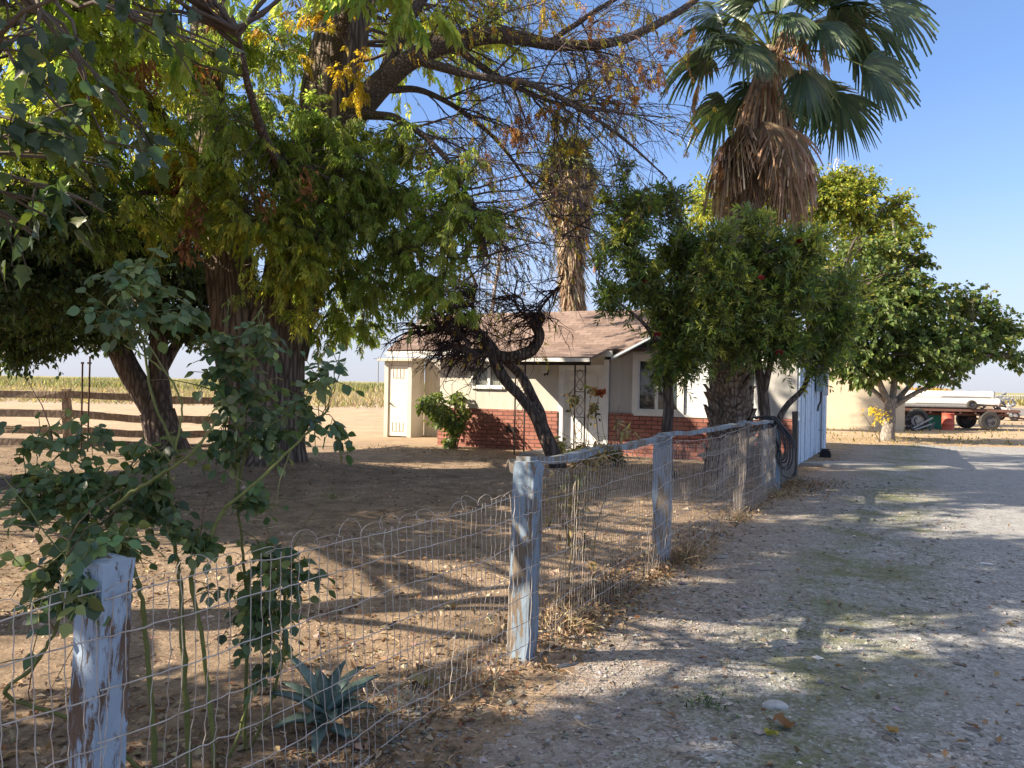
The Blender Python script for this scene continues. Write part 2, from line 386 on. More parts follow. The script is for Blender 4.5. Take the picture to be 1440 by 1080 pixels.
for (c0, c1, n, wd, lf) in (((.15, 4.7), (1.35, 6.9), 2600, .16, .07), ((1.35, 6.9), (1.75, 7.6), 500, .14, .06), ((1.75, 7.6), (4.6, 12.9), 1300, .16, .05), ((-1.2, 2.4), (.1, 4.4), 500, .15, .03),
                       ((3.95, 11.4), (5.2, 13.2), 1200, .3, .06), ((9.5, 22.5), (15, 26.5), 2600, 1.6, .03), ((4.6, 13.6), (-3.5, 18.4), 1300, .5, .03)):
    t = rng.random(n); x = c0[0] + (c1[0] - c0[0]) * t + rng.normal(0, wd, n); y = c0[1] + (c1[1] - c0[1]) * t + rng.normal(0, wd, n)
    pal = BROWN if c0[0] < 9 else np.array([(.32, .24, .12), (.42, .30, .10), (.26, .17, .08), (.5, .36, .10)])
    scatter_litter(x, y, .02, .06, pal, lf, .6)
tag(lit.build('leaf_litter', m_leaf('dry_leaf', .18, .8, .1)), kind='stuff')
# straw and fallen twigs
n = 2600; y = 2.2 * (13 / 2.2) ** rng.random(n); x = (rng.random(n) * 1.45 - .72) * y
k = fence_sd(x, y) < .5 + rng.exponential(.5, n); x, y = x[k], y[k]; n = len(x)
a = rng.random(n) * 2 * PI; L = rng.uniform(.04, .2, n) * np.clip(y / 6, .6, 1.4)
t = np.linspace(-.5, .5, 4); px = x[:, None] + np.cos(a)[:, None] * t * L[:, None]; py = y[:, None] + np.sin(a)[:, None] * t * L[:, None]
Pt = np.stack([px, py, hz(px, py) + .006], -1) + rng.normal(0, .006, (n, 4, 3)) * np.array([1, 1, .5])
tw = MB(); tw.tubes(Pt, np.full((n, 4), .0017) * rng.uniform(.6, 1.8, (n, 1)), 3, pick([(.42, .34, .24), (.30, .22, .15), (.2, .14, .1)], n))
tag(tw.build('straw_litter', m_tint('straw', .85)), kind='stuff')

n = 26000; y = 2.2 * (15 / 2.2) ** rng.random(n); x = (rng.random(n) * 1.45 - .75) * y; k = (fence_sd(x, y) < .2) & (n2(x, y, 1.4, 41) > .3 + .3 * rng.random(n)); x, y = x[k], y[k]; n = len(x)
sz = np.clip(rng.lognormal(-5.1, .55, n), .003, .024) * np.clip(.7 + y / 10, .8, 1.8); Vv = (O[None] * (1 + rng.normal(0, .28, (n, 6, 1))) + rng.normal(0, .18, (n, 6, 3))) * [1.2, 1.2, .65] * sz[:, None, None] + on_ground(x, y)[:, None]
st = MB(); st.add(Vv, (np.arange(n)[:, None, None] * 6 + OF).reshape(-1, 3), np.repeat(pick([(.24, .17, .12), (.32, .24, .17), (.18, .125, .09), (.38, .30, .22)], n), 8, 0)); tag(st.build('dirt_clods', bpy.data.materials['stone']), kind='stuff')
# crop rows: green blades behind, cut stubble in front
def blades(name, x, y, h0, h1, w, pal, lean, mat):
    n = len(x); b = MB(); d = np.stack([rng.normal(0, lean, n), rng.normal(0, lean, n), np.ones(n)], -1); up = np.stack([rng.normal(0, .5, n), -np.ones(n), 0 * x], -1)
    L = rng.uniform(h0, h1, n) * (.6 + .8 * n2(x, y, .09, 61)); b.leaves(np.stack([x, y, 0 * x], -1), d, up, L, w, pick(pal, n), fold=.2, droop=.12)
    tag(b.build(name, mat), kind='stuff')
mcrop = m_leaf('crop_blade', .4, .6, .2)
n = 30000; y = 92 * (260 / 92) ** rng.random(n); x = -y * .72 + rng.random(n) * y * .78
y = np.round(y / 1.4) * 1.4 + rng.normal(0, .15, n)
blades('crop_rows', x, y, .8, 1.75, .26, [(.27, .26, .13), (.34, .31, .18), (.44, .38, .25), (.20, .21, .10)], .35, mcrop)
n = 15000; y = 45 * (105 / 45) ** rng.random(n); x = -y * .74 + rng.random(n) * y * .8
y = np.round(y / 1.6) * 1.6 + rng.normal(0, .25, n)
blades('crop_stubble', x, y, .18, .85, .11, [(.50, .42, .31), (.40, .32, .23), (.32, .25, .18), (.32, .30, .17)], .45, mcrop)
n = 5000; y = 90 * (260 / 90) ** rng.random(n); x = y * .3 + rng.random(n) * y * .5
blades('dry_grass', x, y, .4, 1.0, .5, [(.48, .37, .18), (.40, .30, .14), (.30, .27, .12)], .3, mcrop)
n = 1600; y = rng.uniform(23, 40, n); x = rng.uniform(9, 34, n)
blades('dry_weeds', x, y, .05, .2, .05, [(.42, .33, .18), (.28, .24, .11), (.2, .2, .07)], .6, mcrop)
# ------------------------------------------------------------------ house (local frame: X along the front to the right, Y to the back)
TH = math.radians(25); HC = np.array([5.96, 16.0, 0.0])
RX = np.array([math.cos(TH), -math.sin(TH), 0]); BY = np.array([math.sin(TH), math.cos(TH), 0])
def H(s, t, z): return HC + RX * s + BY * t + np.array([0, 0, z])

def m_brick():
    g = NG('red_brick'); tc = g.n('ShaderNodeTexCoord'); sx = g.n('ShaderNodeSeparateXYZ'); g.l(tc.outputs['Object'], sx.inputs[0])
    cb = g.n('ShaderNodeCombineXYZ'); g.l(g.math('ADD', sx.outputs[0], sx.outputs[1]), cb.inputs[0]); g.l(sx.outputs[2], cb.inputs[1])
    b = g.n('ShaderNodeTexBrick'); g.l(cb.outputs[0], b.inputs['Vector']); b.inputs['Scale'].default_value = 1.0
    b.inputs['Brick Width'].default_value = .285; b.inputs['Row Height'].default_value = .092; b.inputs['Mortar Size'].default_value = .012; b.inputs['Mortar Smooth'].default_value = .25
    b.inputs['Color1'].default_value = (.285, .112, .083, 1); b.inputs['Color2'].default_value = (.385, .168, .125, 1); b.inputs['Mortar'].default_value = (.10, .055, .05, 1); b.inputs['Bias'].default_value = -.1
    v = g.coord('Object'); nz = g.noise(v, 14, 6, .7); nb = g.noise(v, 2.2, 4)
    col = g.mix(.65, b.outputs[0], g.ramp(nz, [(.3, .65), (.7, 1.35)]), 'MULTIPLY')
    col = g.mix(g.ramp(nb, [(.5, 0.0), (.75, .3)]), col, (.42, .25, .2))
    nr = g.bump(b.outputs[1], -1.0, .012, g.bump(nz, .4, .006))
    return g.fin(col, .88, nr, .2)
def m_stucco(name, c, dirty, k=.5):
    g = NG(name); v = g.coord('Object'); a = g.noise(v, 1.4, 7, .7); st = g.noise(g.coord('Object', (3, 3, .35)), 2.0, 6, .7)
    tc = g.n('ShaderNodeTexCoord'); sx = g.n('ShaderNodeSeparateXYZ'); g.l(tc.outputs['Object'], sx.inputs[0])
    low = g.n('ShaderNodeMapRange'); g.l(sx.outputs[2], low.inputs[0]); low.inputs[1].default_value = .55; low.inputs[2].default_value = 0.0
    f = g.math('ADD', g.math('MULTIPLY', g.ramp(st, [(.42, 0.0), (.75, 1.0)]), k), g.math('MULTIPLY', g.math('MULTIPLY', low.outputs[0], a), .9), True)
    col = g.mix(f, g.mix(g.ramp(a, [(.4, 0.0), (.7, .3)]), c, tuple(x * .86 for x in c)), dirty)
    return g.fin(col, .9, g.bump(g.noise(v, 60, 5, .7), .45, .006, g.bump(a, .2, .03)), .15)
def m_shingle():
    g = NG('asphalt_shingle'); tc = g.n('ShaderNodeTexCoord'); sx = g.n('ShaderNodeSeparateXYZ'); g.l(tc.outputs['UV'], sx.inputs[0])
    b = g.n('ShaderNodeTexBrick'); g.l(tc.outputs['Object'], b.inputs['Vector']); b.inputs['Scale'].default_value = 1.0
    b.inputs['Brick Width'].default_value = .32; b.inputs['Row Height'].default_value = .135; b.inputs['Mortar Size'].default_value = .006; b.inputs['Mortar Smooth'].default_value = .4; b.inputs['Bias'].default_value = 0
    b.inputs['Color1'].default_value = (.165, .118, .10, 1); b.inputs['Color2'].default_value = (.255, .188, .16, 1); b.inputs['Mortar'].default_value = (.10, .07, .06, 1)
    v = g.coord('Object'); nz = g.noise(v, 90, 4, .8); nb = g.noise(v, .8, 6, .7)
    col = g.mix(.8, b.outputs[0], g.ramp(nz, [(.3, .6), (.7, 1.4)]), 'MULTIPLY'); col = g.mix(.6, col, g.ramp(nb, [(.3, .72), (.7, 1.25)]), 'MULTIPLY')
    return g.fin(col, .95, g.bump(b.outputs[1], -.7, .02, g.bump(nz, .3, .006)), .1)
def m_board(name, c, worn, period=.19, axis='X', wear=.35, groove=(.12, .13, .15)):
    "painted boards: grooves every period along axis"
    g = NG(name); tc = g.n('ShaderNodeTexCoord'); sx = g.n('ShaderNodeSeparateXYZ'); g.l(tc.outputs['Object'], sx.inputs[0])
    x = sx.outputs['XYZ'.index(axis)]
    fr = g.math('ABSOLUTE', g.math('SUBTRACT', g.math('FRACT', g.math('DIVIDE', x, period)), .5))
    gr = g.ramp(fr, [(.465, 0.0), (.49, 1.0)])
    nz = g.noise(g.coord('Object', (6, 6, .6) if axis != 'Z' else (.6, .6, 6)), 3, 6, .7); n2_ = g.noise(g.coord('Object'), 5, 7, .75)
    col = g.mix(g.ramp(nz, [(.35, 0.0), (.8, .45)]), c, tuple(y * .78 for y in c))
    col = g.mix(g.ramp(n2_, [(.62 - wear * .2, 0.0), (.66 - wear * .2, wear)]), col, worn)
    col = g.mix(g.math('MULTIPLY', gr, .85), col, groove)
    return g.fin(col, .7, g.bump(g.math('MULTIPLY', gr, -1.0), .8, .01, g.bump(nz, .25, .004)), .3)
def m_glass(name, c=(.03, .04, .045)):
    g = NG(name); v = g.coord('Object'); nz = g.noise(v, 1.3, 3)
    return g.fin(g.ramp(nz, [(.35, c), (.65, tuple(x * 2.2 for x in c))]), .06, g.bump(nz, .05, .02), .9)

M_BRICK = m_brick(); M_STUC = m_stucco('cream_stucco', (.55, .52, .46), (.36, .32, .25)); M_GREY = m_stucco('grey_stucco', (.47, .465, .45), (.32, .30, .26))
M_SHIN = m_shingle(); M_WHITE = m_simple('white_paint', (.74, .74, .72), .55, .14, 5, .15); M_SIDE = m_board('white_siding', (.68, .71, .74), (.45, .45, .44), .128, 'Z', .12, (.33, .36, .40))
M_PLANK = m_board('pale_blue_plank', (.55, .65, .76), (.34, .33, .32), .235, 'Y', .4, (.10, .12, .14)); M_IRON = m_simple('black_iron', (.02, .02, .022), .5, .4, 20, .3, (.05, .03, .025))
M_GLASS = m_glass('window_glass'); M_DOOR = m_simple('cream_door_paint', (.72, .66, .55), .6, .16, 3, .15)
M_BEIGE = m_stucco('beige_wall', (.58, .50, .37), (.40, .33, .235), .35); M_GALV = m_simple('galvanised', (.34, .36, .38), .5, .25, 8, .2, metal=.3)
M_DARKW = m_simple('dark_weathered_wood', (.10, .085, .075), .9, .4, 14, .6, stretch=(1, 1, .2)); M_LAMPG = m_simple('frosted_lamp_glass', (.62, .62, .60), .3, .12, 9, .1)
M_CONC = m_simple('old_concrete', (.36, .34, .31), .92, .3, 6, .6)

HR = empty('house', HC, 'low white farmhouse with red brick base and brown shingle roof', 'house', rz=-TH)
def quadprism(b, s0, s1, prof, col=None):
    "extrude a (t,z) profile along X from s0 to s1"
    n = len(prof); Vq = [(s0, t, z) for t, z in prof] + [(s1, t, z) for t, z in prof]
    Fq = [(i, (i + 1) % n, n + (i + 1) % n, n + i) for i in range(n)]
    b.add(Vq, Fq); b.add(Vq, [list(range(n))[::-1], list(range(n, 2 * n))]); return b
DX0, DX1 = -5.26, -4.30       # front door bay
b = MB()
for s0, s1, z0, z1 in ((-8.6, -7.70, .975, 2.44), (-7.70, -6.74, .975, 1.47), (-7.70, -6.74, 2.09, 2.44), (-6.74, DX0 - .08, .975, 2.44), (DX0 - .08, DX1 + .08, 2.08, 2.44)):
    b.box(s0, s1, 0, .16, z0, z1)
quadprism(b, -8.6, -8.44, [(.17, 0), (3.2, 0), (3.2, 2.4), (1.6, 3.35), (.17, 2.46)])
b.box(-8.42, -.3, 3.05, 3.2, 0, 2.4)
b.build('wall', M_STUC, HR)
b = MB(); b.box(-10.4, -8.62, 2.2, 2.34, 0, 2.28); b.build('side_wall', M_STUC, HR)
b = MB(); b.box(-8.62, DX0 - .09, -.055, .16, 0, .97); b.build('brick_base', M_BRICK, HR)
b = MB(); b.box(DX1 + .22, -.02, -.055, .16, 0, .97); b.build('brick_base', M_BRICK, HR)
b = MB(); b.box(-6.68, -6.42, -.07, -.05, .42, .56); b.build('foundation_vent', M_IRON, HR)
b = MB(); b.box(DX1 + .22, -3.56, 0, .16, .975, 2.5); b.build('wing_wall', M_GREY, HR); b = MB(); b.box(-.72, -.03, 0, .16, .975, 2.55); b.build('wing_wall', M_GREY, HR)
b = MB()
for s0, s1, z0, z1 in ((-3.56, -2.36, 2.31, 2.62), (-2.36, -1.78, .975, 2.75), (-1.78, -.80, 2.12, 2.75), (-1.78, -.80, .975, 1.0)): b.box(s0, s1, 0, .15, z0, z1)
b.add([(-3.5, .01, 2.625), (.1, .01, 2.625), (-1.7, .01, 3.34), (-3.5, .14, 2.625), (.1, .14, 2.625), (-1.7, .14, 3.34)], [(0, 1, 2)]); b.add(b.v[-1], [(5, 4, 3)])
b.build('lap_siding', M_SIDE, HR)
b = MB(); b.box(DX1 + .09, DX1 + .20, -.07, .16, 0, 2.2); b.box(-.80, -.70, -.03, .0, .975, 2.5); b.box(-3.5, -.82, -.062, -.002, .935, .985); b.build('trim', M_WHITE, HR)
# windows
def window(s0, s1, z0, z1, fw, mull, rail=False):
    f = MB(); y0, y1 = -.045, .05
    f.box(s0 - fw, s0, y0, y1, z0 - fw, z1 + fw); f.box(s1, s1 + fw, y0, y1, z0 - fw, z1 + fw); f.box(s0, s1, y0, y1, z1, z1 + fw); f.box(s0, s1, y0 - .02, y1, z0 - fw, z0)
    w = f.build('window', M_WHITE, HR)
    sh = MB()
    for m_ in mull: sh.box(m_ - .035, m_ + .035, .0, .045, z0, z1)
    sh.box(s0, s0 + .03, .0, .045, z0, z1); sh.box(s1 - .03, s1, .0, .045, z0, z1); sh.box(s0 + .03, s1 - .03, .005, .045, z0, z0 + .03); sh.box(s0 + .03, s1 - .03, .005, .045, z1 - .03, z1)
    sh.build('sash', M_WHITE, w)
    p = MB(); p.box(s0, s1, .05, .06, z0, z1); p.build('pane', M_GLASS, w)
_g = M_GLASS; M_GLASS = m_glass('window_blind', (.13, .135, .115)); window(-7.63, -6.81, 1.53, 2.03, .06, (-7.22,)); M_GLASS = _g; window(-3.42, -2.50, 1.06, 2.2, .125, (-3.0,)); window(-1.72, -.86, 1.06, 2.06, .055, (-1.29,))
# front door in its recess
b = MB(); b.box(DX0 - .08, DX0 + .03, -.03, .22, 0, 2.08); b.box(DX1 - .03, DX1 + .08, -.03, .22, 0, 2.08); b.box(DX0 + .03, DX1 - .03, -.03, .22, 2.0, 2.08); b.build('door_frame', M_WHITE, HR)
b = MB(); b.box(DX0 + .03, DX1 - .03, .10, .15, .06, 2.0)
for z0, z1 in ((.22, .85), (1.0, 1.4), (1.5, 1.88)):
    for s0 in (DX0 + .13, DX0 + .52): b.box(s0, s0 + .32, .085, .1, z0, z1)
d = b.build('front_door', M_WHITE, HR)
b = MB(); b.cyl((DX0 + .12, .03, .98), (DX0 + .12, .1, .98), .03, k=10); b.build('handle', M_IRON, d)
b = MB(); b.box(DX0 - .4, DX1 + .35, -1.5, -.06, 0, .09); b.build('porch_slab', M_CONC, HR)
# plank side wall on the driveway, a slightly wandering run of boards
b = MB(); y = .02; i = 0
while y < 4.95:
    w = .225 + .03 * math.sin(i * 2.3); dx = .012 * math.sin(i * 1.7); zb = .02 + .05 * abs(math.sin(i * 3.1))
    b.box(-.04 + dx, .02 + dx, y, y + w - .007, zb, 2.52); y += w; i += 1
b.build('plank_wall', M_PLANK, HR).rotation_euler = (0, 0, math.radians(-3.5))
b = MB(); b.box(-8.6, -.05, .2, .3, 2.36, 2.40); b.box(-.2, -.06, .2, 5.0, 0, 2.3); b.build('inner_wall', M_GREY, HR)
b = MB(); b.box(-3.9, -.3, 4.9, 5.0, 0, 2.5); b.box(-3.95, -3.8, 3.2, 4.9, 0, 2.3); b.build('back_wall', M_GREY, HR)
# roofs
def roof_slab(name, V8, par=HR, mat=None):
    "own object with local Y up the slope so that the shingle courses follow it; V8 = p0 (eave left) p1 (eave right) p2 (ridge right) p3 (ridge left) in house frame"
    p = np.array(V8, float); ex = nrm(p[1] - p[0]); nn = nrm(np.cross(ex, p[3] - p[0])); ey = np.cross(nn, ex)
    Mx = np.stack([ex, ey, nn], 1); q = (p - p[0]) @ Mx
    nx, ny_ = 24, 8; bb = MB(); G = []
    for j in range(ny_ + 1):
        for i_ in range(nx + 1):
            u, w = i_ / nx, j / ny_; G.append((q[0] * (1 - u) + q[1] * u) * (1 - w) + (q[3] * (1 - u) + q[2] * u) * w)
    G = np.array(G); G[:, 2] += (n2(G[:, 0], G[:, 1], 1.1, 31) - .5) * .035
    Fq = [(j * (nx + 1) + i_, j * (nx + 1) + i_ + 1, (j + 1) * (nx + 1) + i_ + 1, (j + 1) * (nx + 1) + i_) for j in range(ny_) for i_ in range(nx)]
    bb.add(G, Fq); lo = q - np.array([0, 0, .06]); bb.add(np.concatenate([q - [0, 0, .004], lo]), [(7, 6, 5, 4), (0, 4, 5, 1), (1, 5, 6, 2), (2, 6, 7, 3), (3, 7, 4, 0)])
    o = bb.build(name, mat or M_SHIN, par); m4 = Matrix.Identity(4)
    for r_ in range(3):
        for c_ in range(3): m4[r_][c_] = Mx[r_, c_]
        m4[r_][3] = p[0][r_]
    o.matrix_local = m4; return o
EV, RG = 2.42, 3.5
roof_slab('roof', [(-9.95, -.42, EV), (-2.6, -.42, EV), (-2.6, 1.6, RG), (-10.05, 1.6, RG)])
roof_slab('roof', [(-2.6, 3.62, EV), (-9.95, 3.62, EV), (-10.05, 1.61, RG - .004), (-2.6, 1.61, RG - .004)])
WE, WR = 2.30, 3.42
roof_slab('wing_roof', [(-3.86, 5.3, WE), (-3.86, -.45, WE), (-1.7, -.45, WR), (-1.7, 5.3, WR)])
roof_slab('wing_roof', [(.46, -.45, WE), (.46, 5.3, WE), (-1.695, 5.3, WR - .004), (-1.695, -.45, WR - .004)])
pr = roof_slab('porch_roof', [(-6.75, -1.55, 2.2), (-4.02, -1.55, 2.2), (-4.02, -.40, 2.435), (-6.75, -.40, 2.435)])
b = MB(); b.box(-9.93, -3.9, -.45, -.425, EV - .17, EV - .035); b.build('fascia', M_WHITE, HR)
b = MB(); b.box(-6.73, -4.04, -1.585, -1.56, 2.10, 2.18); b.build('porch_fascia', M_WHITE, HR)
b = MB(); b.beam((-3.9, -.475, WE - .09), (-1.7, -.475, WR - .09), .04, .15, (0, -1, 0)); b.beam((.5, -.475, WE - .09), (-1.7, -.478, WR - .09), .04, .15, (0, -1, 0)); b.build('rake_board', m_simple('pale_blue_trim', (.50, .58, .68), .6, .2, 6, .2), HR)
b = MB(); b.box(-9.7, -3.95, -.4, .0, 2.30, 2.325); b.build('soffit', M_WHITE, HR)
b = MB(); b.box(-9.75, -9.3, .62, .95, 2.98, 3.16); b.build('roof_vent', M_WHITE, HR)
b = MB(); b.beam((-9.95, -.42, EV - .12), (-10.05, 1.6, RG - .12), .04, .13, (1, 0, 0)); b.build('end_rake', M_WHITE, HR)
# porch beam and wrought iron posts
b = MB(); b.box(-6.0, -4.12, -1.36, -1.26, 2.03, 2.125); b.build('porch_beam', M_IRON, HR)
for s0 in (-5.88, -4.46):
    b = MB(); bars = (s0, s0 + .235)
    for k in bars: b.box(k - .014, k + .014, -1.325, -1.297, 0.02, 2.03)
    for z in (.35, .9, 1.45, 1.9): b.box(s0 + .014, s0 + .221, -1.318, -1.304, z, z + .016)
    tt = np.linspace(0, 1, 40)
    for z0 in (.37, .92, 1.47):
        a_ = tt * 2 * PI; xs = s0 + .117 + .075 * np.sin(a_); zs = z0 + .03 + tt * .44 
        b.tubes(np.stack([xs, np.full(40, -1.311), zs], -1)[None], np.full((1, 40), .007), 4)
        b.tubes(np.stack([2 * (s0 + .117) - xs, np.full(40, -1.311), zs], -1)[None], np.full((1, 40), .007), 4)
    b.build('porch_post', M_IRON, HR)
# wall lantern beside the door
b = MB(); b.box(-5.72, -5.62, -.03, -.002, 1.83, 1.97); b.beam((-5.67, -.03, 2.09), (-5.67, -.14, 2.09), .03, .02); b.box(-5.675, -5.655, -.145, -.125, 1.80, 1.86)
b.hexa([(-5.75, -.21, 2.06), (-5.72, -.18, 2.115), (-5.75, -.06, 2.06), (-5.72, -.09, 2.115), (-5.59, -.21, 2.06), (-5.62, -.18, 2.115), (-5.59, -.06, 2.06), (-5.62, -.09, 2.115)])
L_ = b.build('wall_lantern', M_IRON, HR)
b = MB(); b.hexa([(-5.715, -.185, 1.87), (-5.735, -.2, 2.055), (-5.715, -.075, 1.87), (-5.735, -.07, 2.055), (-5.625, -.185, 1.87), (-5.605, -.2, 2.055), (-5.625, -.075, 1.87), (-5.605, -.07, 2.055)]); b.build('lamp_glass', M_LAMPG, L_)

# utility closet against the left end of the house
UC = empty('utility_closet', H(-10.87, 1.5, 0), 'narrow cream stucco utility closet with flat roof and slatted white door', 'shed', rz=-TH)
b = MB(); b.box(-.46, -.33, 0, .83, 0, 2.2); b.box(.33, .46, 0, .68, 0, 2.2); b.box(-.33, .33, 0, .1, 2.08, 2.2); b.box(-.33, .33, .7, .83, 0, 2.2); b.build('wall', M_STUC, UC)
b = MB()
b.hexa([(-.60, -.16, 2.2), (-.60, -.16, 2.265), (-.60, .9, 2.2), (-.60, .9, 2.32), (.56, -.16, 2.2), (.56, -.16, 2.265), (.56, .68, 2.2), (.56, .68, 2.32)]); b.build('flat_roof', m_simple('sun_bleached_board', (.58, .53, .44), .8, .25, 8, .4), UC)
b = MB(); b.box(-.33, .33, .04, .075, .06, 2.07); dd = b.build('door', M_DOOR, UC)
for z0 in (.2, 1.72):
    b = MB()
    for k in range(4): b.box(-.19 + k * .118, -.175 + k * .118, .030, .04, z0, z0 + .25)
    b.box(-.19, .18, .032, .04, z0 - .015, z0); b.build('vent', m_simple('vent_shadow_slot', (.34, .31, .27), .8), dd)
b = MB(); b.beam((-.26, .02, .98), (-.13, .015, .90), .02, .02); b.cyl((-.26, .0, .98), (-.26, .04, .98), .022, k=8); b.build('handle', M_IRON, dd)
for z in (.3, 1.0, 1.9): b = MB(); b.box(.325, .34, .02, .045, z, z + .09); b.build('hinge', M_GALV, dd)

# electric meter, conduit and junk on the plank wall
EM = empty('electric_meter', H(.20, 2.6, 1.2), 'grey electric meter cabinet on the pale plank wall', 'meter', rz=-TH)
b = MB(); b.box(0, .16, -.25, .15, .35, .82); b.build('cabinet', m_simple('grey_enamel', (.30, .38, .40), .5, .2, 6, .1), EM)
b = MB(); b.cyl((.16, -.05, .62), (.24, -.05, .62), .085, k=18); b.build('meter_dial', M_GALV, EM)
b = MB(); b.box(0, .2, .75, 1.2, .25, .95); b.build('breaker_box', m_simple('pale_enamel', (.55, .56, .55), .5, .15, 6, .1), EM)
b = MB(); b.tubes([[(.1, -.05, .36), (.1, -.08, .2), (.1, -.2, .12), (.06, -.32, .02), (.05, -.36, -.1)]], np.full((1, 5), .022), 8); b.build('cable', M_IRON, EM)
CP = empty('conduit_pipe', H(.29, 3.05, 0), 'tall dark conduit pipe running down the plank wall', 'pipe', rz=-TH)
b = MB(); b.cyl((0, 0, .12), (0, 0, 2.9), .028, k=10); b.build('pipe', M_GALV, CP)
for z in (.6, 1.6, 2.3): b = MB(); b.box(-.06, .035, -.04, .04, z, z + .035); b.build('clamp', M_GALV, CP)
b = MB(); b.box(-.11, .11, -.1, .1, 0, .17); b.box(-.07, .07, -.06, .06, .17, .21); b.beam((-.1, 0, .2), (.1, 0, .2), .02, .02)
b.box(.09, .125, -.11, -.07, 0, .12); b.box(-.125, -.09, -.11, -.07, 0, .12)
o = b.build('black_box', m_simple('black_plastic', (.015, .016, .02), .4, .3, 9, .1), None, loc=H(.42, 2.45, 0)); tag(o, 'small black utility box on the ground below the meter', 'box'); o.rotation_euler = (0, 0, -TH)
b = MB(); Vs = []; n_ = 14
for i in range(n_):
    a_ = i * 2 * PI / n_; r_ = 1 + .12 * math.sin(i * 2.1); Vs.append((.95 * r_ * math.cos(a_), .42 * r_ * math.sin(a_), .035))
lo = [(x * 1.03, y * 1.03, -.06) for x, y, z in Vs]
b.add(Vs + lo, [(i, i + n_, (i + 1) % n_ + n_, (i + 1) % n_) for i in range(n_)]); b.add(Vs, [list(range(n_))])
o = b.build('concrete_pad', M_CONC, None, loc=H(.95, .75, .02)); o.rotation_euler = (0, 0, .1); tag(o, 'worn concrete pad in the gravel beside the plank wall', 'slab')

# beige wall behind the maple
OB = empty('boundary_wall', P(1272, 606.5, 30.5) * [1, 1, 0], 'tall plain beige stucco wall behind the leafy tree', 'wall', rz=math.radians(-22))
b = MB(); b.box(-10.5, 0, 0, .24, -.05, 2.72); b.build('wall', M_BEIGE, OB)
b = MB(); b.box(-10.55, .04, -.04, .28, 2.72, 2.82); b.build('cap', M_CONC, OB)
b = MB(); b.box(-10.45, -.03, -.05, -.0, -.05, .17); b.build('footing', m_stucco('pale_footing', (.60, .53, .40), (.4, .33, .24)), OB)

# ------------------------------------------------------------------ plant helpers
def smooth_path(pts, n):
    p = np.asarray(pts, float); q = np.concatenate([[2 * p[0] - p[1]], p, [2 * p[-1] - p[-2]]]); m = len(p) - 1
    t = np.linspace(0, m - 1e-6, n); i = t.astype(int); f = (t - i)[:, None]
    a, b, c, d = q[i], q[i + 1], q[i + 2], q[i + 3]
    return .5 * ((2 * b) + (-a + c) * f + (2 * a - 5 * b + 4 * c - d) * f ** 2 + (-a + 3 * b - 3 * c + d) * f ** 3)
def limb(b, pts, r, n=None, k=14, ridge=.1, wob=0.0, col=None):
    "bark-ridged limb through pts (m,3) with radii r (m,)"
    pts = np.asarray(pts, float); n = n or max(8, len(pts) * 7)
    path = smooth_path(pts, n); rad = np.interp(np.linspace(0, len(pts) - 1, n), np.arange(len(pts)), r)
    if wob: path = path + (np.stack([vnoise(path * 2.3, 50 + i) for i in range(3)], -1) - .5) * wob
    a = np.arange(k) * 2 * PI / k; sl = np.concatenate([[0], np.cumsum(np.linalg.norm(np.diff(path, axis=0), axis=1))])
    A, Z = np.meshgrid(a, sl); r0 = max(rad[0], .02); sd_ = rng.integers(0, 999)
    q = np.stack([np.cos(A) * 2.2, np.sin(A) * 2.2, Z * .9 / max(r0, .1) * .35], -1); q2 = np.stack([np.cos(A) * 6, np.sin(A) * 6, Z * 1.1], -1)
    rough = 1 + ridge * 2.2 * (vnoise(q, sd_) - .5) + ridge * 1.5 * (vnoise(q2, sd_ + 1) - .5)
    b.tubes(path[None], rad[None], k, col, rough=rough[None]); return path, rad
def twigs(p0, d0, L, N=6, droop=.25, wob=.18):
    M = len(p0); d = nrm(d0); pts = [np.asarray(p0, float)]; st = (np.broadcast_to(L, (M,)) / (N - 1))[:, None]
    for i in range(N - 1):
        d = nrm(d + np.array([0, 0, -1.0]) * droop / (N - 1) * 2 + rng.normal(0, wob, (M, 3))); pts.append(pts[-1] + d * st)
    return np.stack(pts, 1)
def rand_dir(n): return nrm(rng.normal(0, 1, (n, 3)))
def in_ell(n, c, r, shell=.45):
    return np.asarray(c) + rand_dir(n) * np.asarray(r) * (rng.random((n, 1)) ** shell)
def along(T, n, t0=.2, t1=1.0):
    "random points on twig set T (M,N,3): positions, tangents, index"
    M, N, _ = T.shape; i = rng.integers(0, M, n); t = rng.uniform(t0, t1, n) * (N - 1) * .9999; k = t.astype(int); f = (t - k)[:, None]
    a, b = T[i, k], T[i, k + 1]; return a + (b - a) * f, nrm(b - a), i
def connect(b, nodes, targets, r0, r1, col=None, sag=.1, N=7, k=5):
    "branch from nearest limb node to each target"
    nodes = np.asarray(nodes); out = []
    for t in targets:
        dd = np.linalg.norm(nodes - t, axis=1) + np.maximum(nodes[:, 2] - t[2], 0) * .25
        out.append(nodes[np.argmin(dd + rng.random(len(nodes)) * .5)])
    o = np.array(out); t = np.asarray(targets); u = np.linspace(0, 1, N)[None, :, None]; L = np.linalg.norm(t - o, axis=1)[:, None, None]
    mid = (o + t)[:, None] / 2 + np.array([0, 0, 1.0]) * L * sag + rng.normal(0, .1, (len(t), 1, 3)) * L
    Pt = o[:, None] * (1 - u) ** 2 + 2 * mid * u * (1 - u) + t[:, None] * u ** 2
    Pt[:, 1:-1] += rng.normal(0, .02, (len(t), N - 2, 3)) * L
    R = r0 + (r1 - r0) * np.linspace(0, 1, N)[None] * np.ones((len(t), 1)); b.tubes(Pt, R * np.clip(L[:, :, 0] / 2, .5, 1.4), k, col); return Pt
